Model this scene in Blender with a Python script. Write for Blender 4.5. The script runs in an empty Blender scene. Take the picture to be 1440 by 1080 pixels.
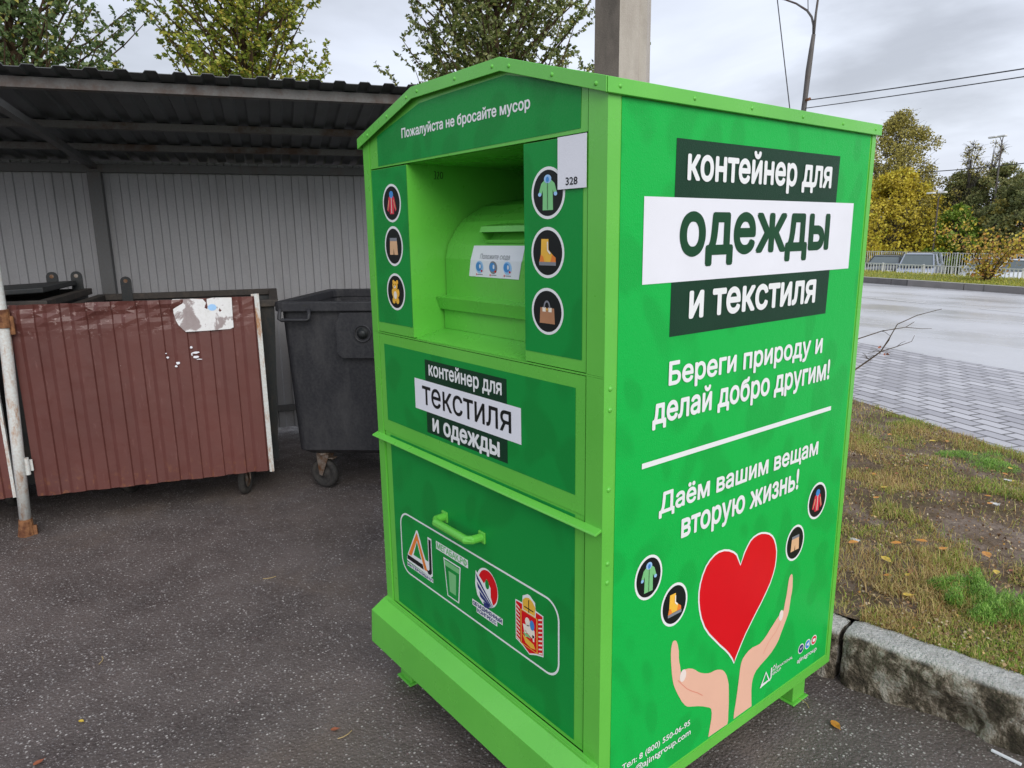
import bpy, math, random
import numpy as np
from mathutils import Vector, Matrix, noise
random.seed(7); rng = np.random.default_rng(11)
PI = math.pi
sc = bpy.context.scene
COL = sc.collection
W, D = 1.0125, 1.065

# ------------------------------------------------------------------ materials
def lin(h):
    if isinstance(h, (tuple, list)): return tuple(h)[:3]
    h = h.lstrip('#'); r = []
    for i in (0, 2, 4):
        c = int(h[i:i+2], 16) / 255
        r.append(c/12.92 if c <= .04045 else ((c+.055)/1.055)**2.4)
    return tuple(r)

class NT:
    def __init__(s, name):
        s.m = bpy.data.materials.new(name); s.m.use_nodes = True
        s.t = s.m.node_tree; s.n = s.t.nodes; s.l = s.t.links
        s.p = s.n['Principled BSDF']; s._co = None
    def node(s, typ, **kw):
        n = s.n.new(typ)
        for k, v in kw.items(): setattr(n, k, v)
        return n
    def link(s, a, b): s.l.new(a, b)
    def co(s, scale=(1, 1, 1), rot=(0, 0, 0)):
        tc = s.node('ShaderNodeTexCoord'); mp = s.node('ShaderNodeMapping')
        mp.inputs['Scale'].default_value = scale; mp.inputs['Rotation'].default_value = rot
        s.link(tc.outputs['Object'], mp.inputs['Vector']); return mp.outputs[0]
    def noise(s, scale, detail=4, co=None, rough=.55, dist=0):
        n = s.node('ShaderNodeTexNoise'); n.inputs['Scale'].default_value = scale
        n.inputs['Detail'].default_value = detail; n.inputs['Roughness'].default_value = rough
        n.inputs['Distortion'].default_value = dist
        s.link(co or s.co(), n.inputs['Vector']); return n.outputs['Fac']
    def vor(s, scale, feature='F1', co=None, out='Distance'):
        n = s.node('ShaderNodeTexVoronoi', feature=feature); n.inputs['Scale'].default_value = scale
        s.link(co or s.co(), n.inputs['Vector']); return n.outputs[out]
    def ramp(s, fac, stops, interp='LINEAR'):
        n = s.node('ShaderNodeValToRGB'); cr = n.color_ramp; cr.interpolation = interp
        while len(cr.elements) < len(stops): cr.elements.new(.5)
        for e, (p, c) in zip(cr.elements, stops):
            e.position = p
            if isinstance(c, (int, float)): c = (c, c, c)
            else: c = lin(c)
            e.color = (*c, 1)
        s.link(fac, n.inputs[0]); return n.outputs[0]
    def mix(s, fac, a, b, typ='MIX'):
        n = s.node('ShaderNodeMix', data_type='RGBA', blend_type=typ)
        for k, v in ((0, fac), (6, a), (7, b)):
            if hasattr(v, 'is_output'): s.link(v, n.inputs[k])
            elif k == 0: n.inputs[0].default_value = v
            else: n.inputs[k].default_value = (*lin(v), 1)
        return n.outputs[2]
    def math(s, op, a, b=0.0):
        n = s.node('ShaderNodeMath', operation=op)
        for k, v in ((0, a), (1, b)):
            if hasattr(v, 'is_output'): s.link(v, n.inputs[k])
            else: n.inputs[k].default_value = v
        return n.outputs[0]
    def base(s, c):
        if hasattr(c, 'is_output'): s.link(c, s.p.inputs['Base Color'])
        else: s.p.inputs['Base Color'].default_value = (*lin(c), 1)
    def set(s, rough=.5, metal=0.0, spec=.5, coat=0.0):
        i = s.p.inputs
        if hasattr(rough, 'is_output'): s.link(rough, i['Roughness'])
        else: i['Roughness'].default_value = rough
        i['Metallic'].default_value = metal; i['Specular IOR Level'].default_value = spec
        i['Coat Weight'].default_value = coat; i['Coat Roughness'].default_value = .15
    def bump(s, h, strength=.3, dist=.01):
        b = s.node('ShaderNodeBump'); b.inputs['Strength'].default_value = strength
        b.inputs['Distance'].default_value = dist; s.link(h, b.inputs['Height'])
        s.link(b.outputs[0], s.p.inputs['Normal'])

def simple(name, c, rough=.5, metal=0., spec=.5, var=.12, vs=6, bump=0, bs=60, coat=0):
    t = NT(name); c = lin(c)
    f = t.noise(vs, 5)
    t.base(t.ramp(f, [(.3, tuple(x*(1-var) for x in c)), (.7, tuple(min(1, x*(1+var)) for x in c))]))
    t.set(rough, metal, spec, coat)
    if bump: t.bump(t.noise(bs, 3), bump, .004)
    return t.m

def dirty(name, c, dirt, amt=(.5, .75), rough=.6, metal=0., scale=5, streak=True, spec=.4, bump=.15, fine=90):
    t = NT(name)
    f = t.noise(scale, 8, t.co((1, 1, .35 if streak else 1)), .7)
    m = t.ramp(f, [(amt[0], 0.0), (amt[1], 1.0)])
    f2 = t.noise(fine, 3)
    c1 = t.mix(t.ramp(f2, [(.35, 0.), (.75, .35)]), c, dirt)
    t.base(t.mix(m, c1, dirt)); t.set(rough, metal, spec); t.bump(f2, bump, .003)
    return t.m

M = {}
def green_paint():
    t = NT('bright_green_paint')
    f = t.noise(3.5, 6); g = t.noise(28, 5, t.co((1, 1, .5)), .7)
    c = t.ramp(f, [(.3, (.108, .475, .052)), (.7, (.135, .535, .064))])
    d = t.ramp(g, [(.62, 0.), (.74, .3)])
    c = t.mix(d, c, (.10, .30, .05))
    sc1 = t.ramp(t.noise(22, 8, t.co((1, 1, 2.2)), .78), [(.735, 0.), (.755, .8)])
    t.base(t.mix(sc1, c, (.30, .33, .30)))
    t.set(t.ramp(t.noise(6, 4), [(.3, .22), (.7, .36)]), 0, .55)
    t.bump(t.noise(160, 3), .10, .002)
    return t.m
M['green'] = green_paint()
def poster(name, c, dk, drops):
    t = NT(name)
    dn = t.node('ShaderNodeTexNoise'); dn.inputs['Scale'].default_value = 3.; cc = t.co((1, 1, .7)); t.link(cc, dn.inputs['Vector'])
    ad = t.node('ShaderNodeVectorMath', operation='MULTIPLY_ADD'); t.link(dn.outputs['Color'], ad.inputs[0]); ad.inputs[1].default_value = (.22, .22, .22); t.link(cc, ad.inputs[2])
    vs = t.node('ShaderNodeTexVoronoi', feature='SMOOTH_F1'); vs.inputs['Scale'].default_value = 12.; t.link(ad.outputs[0], vs.inputs['Vector'])
    b = t.ramp(vs.outputs['Distance'], [(.30, 1.), (.42, 0.)])
    t.base(t.mix(b, c, dk))
    t.set(t.ramp(t.noise(300, 2), [(.4, .3), (.6, .5)]), 0, .22)
    vn = t.node('ShaderNodeTexVoronoi'); vn.inputs['Scale'].default_value = 150; t.link(t.co(), vn.inputs['Vector'])
    sp_ = t.node('ShaderNodeSeparateColor'); t.link(vn.outputs['Color'], sp_.inputs[0])
    drop = t.math('MULTIPLY', t.ramp(vn.outputs['Distance'], [(.08, 1.), (.24, 0.)]), t.ramp(sp_.outputs[0], [(.70, 0.), (.74, 1.)]))
    h = t.math('ADD', t.math('MULTIPLY', t.vor(230), .5), t.math('ADD', t.noise(420, 2), t.math('ADD', t.math('MULTIPLY', drop, 2.2), t.math('MULTIPLY', t.noise(14, 3), 3.))))
    t.bump(h, drops, .0015)
    return t.m
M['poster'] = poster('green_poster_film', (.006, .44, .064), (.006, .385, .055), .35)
M['sticker'] = poster('shaded_green_sticker_film', (.005, .27, .044), (.005, .235, .037), .10)  # side poster's green, darkened so the front's shade is in the colour
M['sign_dark'] = simple('dark_green_print', (.006, .040, .018), .4, spec=.2, bump=.25, bs=400)
M['sign_white'] = simple('white_print', (.78, .79, .85), .45, spec=.3, var=.03, bump=.12, bs=400)
M['ink_white'] = simple('white_lettering', (.80, .82, .82), .4, var=.02)
M['ink_dark'] = simple('dark_lettering', (.008, .06, .022), .4, spec=.2)
M['ink_black'] = simple('black_print', (.008, .010, .010), .4, spec=.25)
M['red'] = simple('red_print', (.66, .004, .010), .4, spec=.25, var=.03, bump=.1, bs=400)
M['skin'] = simple('skin_tone_print', (.80, .47, .34), .4, var=.03)
M['nail'] = simple('pale_nail_print', (.82, .72, .66), .4, var=.02)
M['crease'] = simple('crease_print', (.72, .25, .17), .4, var=.02)
M['i_red'] = simple('jacket_red_print', (.62, .03, .06), .4)
M['i_blue'] = simple('blue_print', (.05, .25, .62), .4)
M['i_tan'] = simple('tan_print', (.72, .44, .24), .4)
M['i_green'] = simple('coat_green_print', (.20, .55, .22), .4)
M['i_lblue'] = simple('light_blue_print', (.32, .55, .85), .4)
M['i_yellow'] = simple('yellow_print', (.85, .48, .05), .4)
M['i_orange'] = simple('orange_print', (.80, .22, .03), .4)
M['i_brown'] = simple('brown_print', (.42, .20, .10), .4)
M['i_navy'] = simple('navy_print', (.02, .03, .16), .4)
M['i_cream'] = simple('cream_print', (.85, .78, .66), .4)
M['i_grey'] = simple('grey_print', (.22, .23, .26), .4)

def asphalt():
    t = NT('damp_asphalt')
    co = t.co()
    w = t.noise(14, 4, co)
    vn = t.node('ShaderNodeTexVoronoi'); vn.inputs['Scale'].default_value = 98; t.link(co, vn.inputs['Vector'])
    sep = t.node('ShaderNodeSeparateColor'); t.link(vn.outputs['Color'], sep.inputs[0])
    v2 = t.node('ShaderNodeTexVoronoi'); v2.inputs['Scale'].default_value = 260; t.link(co, v2.inputs['Vector'])
    s2 = t.node('ShaderNodeSeparateColor'); t.link(v2.outputs['Color'], s2.inputs[0])
    inside = t.ramp(vn.outputs['Distance'], [(.26, 1.), (.42, 0.)])
    pick = t.ramp(t.math('ADD', sep.outputs[0], t.math('MULTIPLY', w, .35)), [(.80, 0.), (.92, 1.)])
    pick2 = t.ramp(s2.outputs[0], [(.84, 0.), (.93, 1.)])
    in2 = t.ramp(v2.outputs['Distance'], [(.28, 1.), (.45, 0.)])
    stone = t.ramp(sep.outputs[1], [(.0, (.13, .12, .125)), (.5, (.30, .275, .265)), (.9, (.52, .49, .47)), (1., (.18, .12, .12))])
    base = t.ramp(t.noise(2.2, 6, co), [(.33, (.058, .047, .044)), (.67, (.138, .113, .104))])
    base = t.mix(t.ramp(t.noise(60, 4, co), [(.35, 0.), (.7, .6)]), base, (.135, .112, .105))
    c = t.mix(t.math('MULTIPLY', pick2, in2), base, (.33, .305, .30))
    c = t.mix(t.math('MULTIPLY', pick, inside), c, stone)
    du = t.ramp(t.noise(1.1, 7, co, .65, .5), [(.53, 0.), (.70, .55)])
    c = t.mix(du, c, (.17, .13, .105))
    t.base(c)
    t.set(t.ramp(t.noise(9, 4, co), [(.35, .42), (.65, .75)]), 0, .4)
    t.bump(t.math('ADD', t.math('MULTIPLY', vn.outputs['Distance'], -1.), t.noise(180, 3, co)), .55, .006)
    return t.m
M['asphalt'] = asphalt()
def road():
    t = NT('wet_road'); co = t.co((1, 1, 1), (0, 0, math.radians(-160)))
    f = t.noise(.8, 6, t.co((.4, 1., 1), (0, 0, math.radians(-160))))
    c = t.ramp(f, [(.35, (.50, .50, .52)), (.65, (.57, .57, .59))])  # pale base paints in the sky reflected off the wet surface
    c = t.mix(t.ramp(t.noise(90, 2, co), [(.4, 0.), (.8, .4)]), c, (.40, .40, .40))
    t.base(c); t.set(t.ramp(f, [(.4, .2), (.62, .4)]), 0, .8); t.bump(t.noise(70, 3, co), .15, .004)
    return t.m
M['road'] = road()
def paving():
    t = NT('grey_block_paving'); co = t.co((1, 1, 1), (0, 0, math.radians(-158)))
    b = t.node('ShaderNodeTexBrick'); t.link(co, b.inputs['Vector'])
    b.inputs['Scale'].default_value = 1; b.inputs['Brick Width'].default_value = .24
    b.inputs['Row Height'].default_value = .125; b.inputs['Mortar Size'].default_value = .011
    b.inputs['Mortar Smooth'].default_value = .3
    b.inputs['Color1'].default_value = (.33, .32, .35, 1); b.inputs['Color2'].default_value = (.56, .55, .58, 1)
    b.inputs['Mortar'].default_value = (.045, .04, .038, 1)
    c = t.mix(t.ramp(t.noise(1.6, 6, co), [(.35, 0.), (.7, .5)]), b.outputs[0], (.32, .31, .33))
    t.base(c); t.set(.38, 0, .5)
    t.bump(t.math('ADD', t.math('MULTIPLY', b.outputs[1], -1.), t.math('MULTIPLY', t.noise(120, 3, co), .2)), .5, .01)
    return t.m
M['paving'] = paving()
def soil(name, stops, s=3.0):
    t = NT(name); co = t.co()
    f = t.noise(s, 8, co, .65, .3)
    c = t.ramp(f, stops)
    c = t.mix(t.ramp(t.noise(45, 5, co, .7), [(.4, 0.), (.7, .65)]), c, (.055, .036, .024))
    c = t.mix(t.ramp(t.noise(130, 2, co), [(.66, 0.), (.74, .7)]), c, (.38, .32, .25))
    t.base(c); t.set(.85, 0, .2); t.bump(t.math('ADD', t.noise(25, 6, co), t.noise(150, 3, co)), .8, .012)
    return t.m
M['soil'] = soil('bare_soil', [(.3, (.11, .09, .04)), (.45, (.15, .105, .065)), (.58, (.25, .19, .15)), (.72, (.40, .34, .295))])
M['verge'] = soil('verge_ground', [(.3, (.20, .24, .035)), (.6, (.28, .30, .05)), (.8, (.34, .30, .08))])
M['outer'] = soil('outer_ground', [(.3, (.07, .09, .03)), (.7, (.12, .12, .05))], .4)
def stone_kerb():
    t = NT('stained_kerb_concrete'); co = t.co()
    f = t.noise(15, 9, t.co((1, 1, .6)), .72, .4)
    c = t.ramp(f, [(.40, (.055, .045, .032)), (.48, (.13, .105, .075)), (.53, (.30, .255, .20)), (.59, (.44, .405, .35)), (.8, (.58, .55, .51))])
    # upper face cleaner than the splashed sides
    g = t.node('ShaderNodeNewGeometry'); sx = t.node('ShaderNodeSeparateXYZ'); t.link(g.outputs['Normal'], sx.inputs[0])
    top = t.ramp(sx.outputs[2], [(.55, 0.), (.85, .9)])
    ct = t.ramp(t.noise(30, 6, co, .7), [(.35, (.48, .47, .45)), (.65, (.72, .71, .70))])
    c = t.mix(top, c, ct)
    t.base(c); t.set(.8, 0, .3); t.bump(t.math('ADD', f, t.math('MULTIPLY', t.noise(90, 6, co), 1.2)), 1., .02)
    return t.m
M['kerb'] = stone_kerb()
def far_kerb():
    t = NT('far_kerb_concrete'); co = t.co((1, 1, 1), (0, 0, math.radians(-162)))
    b = t.node('ShaderNodeTexBrick'); t.link(co, b.inputs['Vector'])
    b.inputs['Scale'].default_value = 1; b.inputs['Brick Width'].default_value = 2.2; b.inputs['Row Height'].default_value = 3
    b.inputs['Mortar Size'].default_value = .02
    b.inputs['Color1'].default_value = (.06, .058, .06, 1); b.inputs['Color2'].default_value = (.26, .24, .23, 1)
    b.inputs['Mortar'].default_value = (.03, .03, .03, 1)
    t.base(t.mix(t.ramp(t.noise(3, 6, co), [(.4, 0.), (.6, .6)]), b.outputs[0], (.16, .15, .145))); t.set(.7)
    return t.m
M['farkerb'] = far_kerb()
M['kerbtop'] = simple('pale_kerb_top', (.40, .39, .37), .7, bump=.3)
M['lane'] = simple('worn_white_road_paint', (.62, .62, .62), .45, var=.2, vs=12)
M['shedwall'] = dirty('grey_profiled_sheet', (.33, .33, .345), (.235, .23, .235), (.5, .8), .5, .15, 3)
M['shedroof'] = dirty('dark_roof_sheet', (.11, .118, .13), (.08, .08, .085), (.45, .7), .5, .1, 3)
M['shedframe'] = dirty('dark_grey_steel', (.12, .125, .13), (.10, .07, .055), (.55, .75), .55, .2, 4)
M['beam'] = dirty('weathered_purlin', (.15, .148, .15), (.085, .05, .036), (.5, .62), .6, .1, 2.5, False)
def maroon():
    t = NT('maroon_sheet'); co = t.co()
    c = t.ramp(t.noise(2.2, 6, t.co((1, 1, .5))), [(.3, (.092, .029, .024)), (.7, (.135, .045, .037))])
    c = t.mix(t.ramp(t.noise(34, 6, t.co((1.6, 1.6, .25)), .75), [(.60, 0.), (.72, .4)]), c, (.26, .13, .12))
    z = t.node('ShaderNodeSeparateXYZ'); t.link(co, z.inputs[0])
    sc_ = t.ramp(t.noise(42, 5, co, .75), [(.70, 0.), (.73, .8)])
    c = t.mix(sc_, c, (.45, .33, .31))
    c = t.mix(t.ramp(t.noise(7, 7, co, .7), [(.58, 0.), (.75, .4)]), c, (.055, .022, .018))
    hz = t.math('MULTIPLY', t.ramp(t.math('SUBTRACT', z.outputs[2], .98), [(.0, 0.), (.14, 1.)]), t.ramp(t.noise(30, 7, t.co((1, 1, 1.3)), .72), [(.59, 0.), (.63, .5)]))
    c = t.mix(hz, c, (.42, .30, .28))
    rz = t.math('MULTIPLY', t.ramp(z.outputs[2], [(.20, 1.), (.34, 0.)]), t.ramp(t.noise(24, 6, co, .7), [(.55, 0.), (.62, .7)]))
    c = t.mix(rz, c, (.20, .075, .03))
    t.base(c); t.set(t.ramp(t.noise(12, 4, co), [(.3, .33), (.7, .55)]), .0, .5); t.bump(t.noise(14, 4, co), .18, .01)
    return t.m
M['maroon'] = maroon()
M['palepaint'] = dirty('chipped_pale_blue_paint', (.62, .65, .64), (.36, .18, .08), (.52, .62), .55, 0, 11, True)
M['rust'] = dirty('rusty_steel', (.30, .14, .06), (.10, .035, .015), (.4, .6), .8, 0, 18, False)
M['binmetal'] = dirty('dark_bin_steel', (.022, .027, .030), (.07, .055, .045), (.55, .75), .5, .3, 6)
M['binrim'] = dirty('worn_bin_rim', (.038, .033, .030), (.085, .066, .052), (.5, .7), .7, .1, 14, False)
M['plastic'] = dirty('scuffed_charcoal_plastic', (.019, .0195, .024), (.07, .068, .07), (.50, .85), .5, 0, 5, True, .35, .2, 70)
M['rubber'] = dirty('dusty_rubber', (.022, .021, .021), (.09, .08, .07), (.45, .8), .8, 0, 12, False)
M['castermetal'] = dirty('zinc_with_rust', (.30, .27, .24), (.15, .07, .03), (.4, .62), .5, .4, 22, False)
def paper():
    t = NT('torn_paper_notice'); co = t.co()
    f = t.noise(7, 6, co, .6, .6)
    c = t.ramp(f, [(.40, (.70, .70, .70)), (.52, (.74, .74, .75)), (.56, (.33, .28, .28)), (.75, (.25, .20, .20))])
    c = t.mix(t.ramp(t.noise(90, 4, co), [(.5, 0.), (.8, .3)]), c, (.4, .38, .35))
    t.base(c); t.set(.7); t.bump(t.noise(40, 5, co), .3, .004); return t.m
M['paper'] = paper()
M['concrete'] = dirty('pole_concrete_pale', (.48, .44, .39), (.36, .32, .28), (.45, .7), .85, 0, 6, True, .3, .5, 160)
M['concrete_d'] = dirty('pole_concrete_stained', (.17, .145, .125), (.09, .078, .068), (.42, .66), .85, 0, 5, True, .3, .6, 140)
M['lamppole'] = dirty('weathered_pole_steel', (.13, .125, .12), (.07, .03, .02), (.50, .6), .6, .2, 3)
M['wire'] = simple('black_cable', (.03, .03, .033), .5)
M['bark'] = dirty('brown_bark', (.10, .065, .035), (.05, .035, .025), (.4, .7), .85, 0, 12, True, .2, .6, 60)
M['bark_g'] = dirty('grey_bark', (.12, .11, .095), (.06, .05, .04), (.4, .7), .85, 0, 12, True, .2, .6, 60)
M['fence'] = simple('galvanised_fence', (.62, .62, .62), .5, .1)
M['carglass'] = simple('car_glass', (.09, .115, .12), .08, 0, .8, var=.05)
M['black'] = simple('black_rubber_trim', (.02, .02, .02), .6)
M['lampwhite'] = simple('white_lamp_head', (.7, .7, .7), .4)

def leaf_mat(name, stops, rough=.5, patch=None, trans=.25):
    t = NT(name); g = t.node('ShaderNodeNewGeometry')
    f = g.outputs['Random Per Island']
    if patch:
        nf = t.noise(patch, 4)
        f = t.math('ADD', t.math('MULTIPLY', f, .45), t.math('MULTIPLY', t.math('SUBTRACT', nf, .22), .95))
    c = t.ramp(f, stops)
    t.base(c); t.set(rough, 0, .35)
    if trans:
        tr = t.node('ShaderNodeBsdfTranslucent'); t.link(c, tr.inputs[0])
        mx = t.node('ShaderNodeMixShader'); mx.inputs[0].default_value = trans
        t.link(t.p.outputs[0], mx.inputs[1]); t.link(tr.outputs[0], mx.inputs[2])
        t.link(mx.outputs[0], t.n['Material Output'].inputs[0])
    return t.m
M['leafA'] = leaf_mat('birch_leaves', [(0, (.07, .10, .02)), (.4, (.16, .21, .05)), (.75, (.30, .35, .11)), (.93, (.55, .58, .32)), (1, (.60, .52, .14))], .35, None, .42)
M['leafB'] = leaf_mat('yellowing_leaves', [(0, (.11, .17, .025)), (.45, (.28, .36, .05)), (.8, (.50, .52, .08)), (1, (.62, .46, .09))], .35, None, .42)
M['leafC'] = leaf_mat('bluish_green_leaves', [(0, (.07, .12, .035)), (.5, (.17, .26, .09)), (.85, (.34, .44, .20)), (1, (.55, .48, .09))], .35, None, .42)
M['gold'] = leaf_mat('golden_foliage', [(0, (.24, .18, .03)), (.3, (.44, .34, .04)), (.6, (.66, .54, .06)), (.85, (.52, .55, .07)), (1, (.60, .36, .06))], .5, .35)
M['goldbrown'] = leaf_mat('thin_brown_foliage', [(0, (.18, .16, .045)), (.5, (.36, .32, .08)), (1, (.54, .46, .12))], .6)
M['darkfol'] = leaf_mat('dark_foliage', [(0, (.10, .115, .05)), (.4, (.19, .22, .08)), (.65, (.31, .30, .11)), (.85, (.44, .35, .12)), (1, (.46, .28, .12))], .6, .3)
M['willow'] = leaf_mat('willow_foliage', [(0, (.10, .17, .02)), (.5, (.22, .34, .04)), (1, (.36, .46, .08))], .5)
M['smalltree'] = leaf_mat('autumn_leaves', [(0, (.20, .15, .03)), (.45, (.62, .52, .06)), (.7, (.60, .34, .08)), (.85, (.42, .17, .05)), (1, (.68, .58, .18))], .5)
M['twigs'] = simple('bare_twig_bark', (.13, .11, .095), .8)
M['grass'] = leaf_mat('mixed_autumn_grass', [(0, (.07, .15, .014)), (.20, (.17, .31, .03)), (.36, (.32, .40, .055)), (.44, (.38, .34, .09)), (.55, (.60, .47, .20)), (.68, (.30, .16, .06)), (.8, (.62, .45, .20)), (1, (.78, .62, .34))], .6, 1.9, .2)
M['grassfar'] = leaf_mat('verge_grass', [(0, (.20, .24, .02)), (.5, (.36, .38, .05)), (1, (.50, .42, .10))], .6, None, .2)
M['weed'] = leaf_mat('fresh_green_weed', [(0, (.08, .20, .025)), (.5, (.22, .44, .06)), (1, (.42, .62, .15))], .5)
M['fallen_o'] = simple('orange_leaf', (.52, .22, .025), .45, var=.35, vs=40)
M['fallen_y'] = simple('yellow_leaf', (.60, .42, .05), .45, var=.3, vs=40)
M['fallen_b'] = simple('russet_leaf', (.30, .09, .04), .5, var=.3, vs=40)
M['fallen_w'] = simple('pale_litter', (.55, .55, .54), .6, var=.2, vs=30)
M['straw'] = simple('dry_straw', (.45, .33, .15), .6)

# ------------------------------------------------------------------ mesh helpers
class MB:
    def __init__(s): s.v = []; s.f = []; s.mi = []; s.cur = 0
    def add(s, vs, fs):
        o = len(s.v); s.v += [tuple(map(float, p)) for p in vs]
        for f in fs: s.f.append(tuple(i+o for i in f)); s.mi.append(s.cur)
        return s
    def mat(s, i): s.cur = i; return s
    def box(s, a, b, fr=None):
        x0, y0, z0 = a; x1, y1, z1 = b
        vs = [(x0,y0,z0),(x1,y0,z0),(x1,y1,z0),(x0,y1,z0),(x0,y0,z1),(x1,y0,z1),(x1,y1,z1),(x0,y1,z1)]
        if fr: vs = [fr(*p) for p in vs]
        fs = [(0,3,2,1),(4,5,6,7),(0,1,5,4),(1,2,6,5),(2,3,7,6),(3,0,4,7)]
        return s.add(vs, fs)
    def prism(s, pts, h0, h1, fr):
        """polygon pts (a,b) extruded from h0 to h1; fr(a,b,h)->world"""
        n = len(pts)
        vs = [fr(a, b, h0) for a, b in pts] + [fr(a, b, h1) for a, b in pts]
        fs = [tuple(range(n-1, -1, -1)), tuple(range(n, 2*n))] + [(i, (i+1) % n, n+(i+1) % n, n+i) for i in range(n)]
        return s.add(vs, fs)
    def sheet(s, pts, h, fr): return s.add([fr(a, b, h) for a, b in pts], [tuple(range(len(pts)))])
    def tube(s, pts, rad, n=8, cap=True):
        pts = [Vector(p) for p in pts]
        if not hasattr(rad, '__len__'): rad = [rad]*len(pts)
        vs = []; up = None
        for i, p in enumerate(pts):
            d = (pts[min(i+1, len(pts)-1)] - pts[max(i-1, 0)]).normalized()
            if up is None: up = d.orthogonal().normalized()
            up = (up - d*up.dot(d)).normalized(); sd = d.cross(up)
            for k in range(n):
                a = 2*PI*k/n; vs.append(p + (up*math.cos(a) + sd*math.sin(a))*rad[i])
        fs = [(i*n+k, i*n+(k+1) % n, (i+1)*n+(k+1) % n, (i+1)*n+k) for i in range(len(pts)-1) for k in range(n)]
        if cap: fs += [tuple(range(n-1, -1, -1)), tuple(range((len(pts)-1)*n, len(pts)*n))]
        return s.add(vs, fs)
    def lathe(s, prof, c, ax, n=24):
        """prof = [(r, h)] around axis ax through c"""
        ax = Vector(ax).normalized(); u = ax.orthogonal().normalized(); w = ax.cross(u); c = Vector(c)
        vs = [c + ax*h + (u*math.cos(2*PI*k/n) + w*math.sin(2*PI*k/n))*r for r, h in prof for k in range(n)]
        fs = [(i*n+k, i*n+(k+1) % n, (i+1)*n+(k+1) % n, (i+1)*n+k) for i in range(len(prof)-1) for k in range(n)]
        return s.add(vs, fs)
    def grid(s, fn, nu, nv):
        vs = [fn(i/nu, j/nv) for j in range(nv+1) for i in range(nu+1)]
        return s.add(vs, [(j*(nu+1)+i, j*(nu+1)+i+1, (j+1)*(nu+1)+i+1, (j+1)*(nu+1)+i) for j in range(nv) for i in range(nu)])

def mesh_np(name, V, F):
    me = bpy.data.meshes.new(name); V = np.asarray(V, np.float32); F = np.asarray(F, np.int32); k = F.shape[1]
    me.vertices.add(len(V)); me.vertices.foreach_set('co', V.ravel())
    me.loops.add(F.size); me.loops.foreach_set('vertex_index', F.ravel())
    me.polygons.add(len(F)); me.polygons.foreach_set('loop_start', np.arange(0, F.size, k, dtype=np.int32))
    me.update(calc_edges=True); return me

def root_loc(p):
    l = Vector((0, 0, 0))
    while p is not None: l += p.location; p = p.parent
    return l
def obj(name, mb, mats, parent=None, smooth=False, bevel=0, loc=None):
    """links the collected shapes as ONE mesh object; shapes are in world metres"""
    off = root_loc(parent) if parent else Vector(loc or (0, 0, 0))
    if isinstance(mb, MB):
        me = bpy.data.meshes.new(name)
        me.from_pydata([(x-off.x, y-off.y, z-off.z) for x, y, z in mb.v], [], mb.f)
        me.polygons.foreach_set('material_index', mb.mi)
    else:
        me = mb
        if off.length: me.transform(Matrix.Translation(-off))
    me.name = name
    for m in (mats if isinstance(mats, (list, tuple)) else [mats]): me.materials.append(M[m] if isinstance(m, str) else m)
    if smooth: me.polygons.foreach_set('use_smooth', [True]*len(me.polygons))
    me.update()
    o = bpy.data.objects.new(name, me); COL.objects.link(o)
    if parent: o.parent = parent
    else: o.location = off
    if bevel:
        b = o.modifiers.new('bevel', 'BEVEL'); b.width = bevel; b.segments = 2; b.limit_method = 'ANGLE'; b.angle_limit = .6
    return o
def tag(o, label, cat, group=None):
    o['label'] = label; o['category'] = cat
    if group: o['group'] = group
    return o
def thing(name, label, cat, loc, group=None):
    o = bpy.data.objects.new(name, None); o.empty_display_size = .2; o.location = loc; COL.objects.link(o)
    return tag(o, label, cat, group)
def struct(o, kind='structure'): o['kind'] = kind; return o
def copy_tree(o, parent=None):
    c = o.copy(); COL.objects.link(c); c.parent = parent
    for ch in list(o.children): copy_tree(ch, c)
    return c

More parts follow.
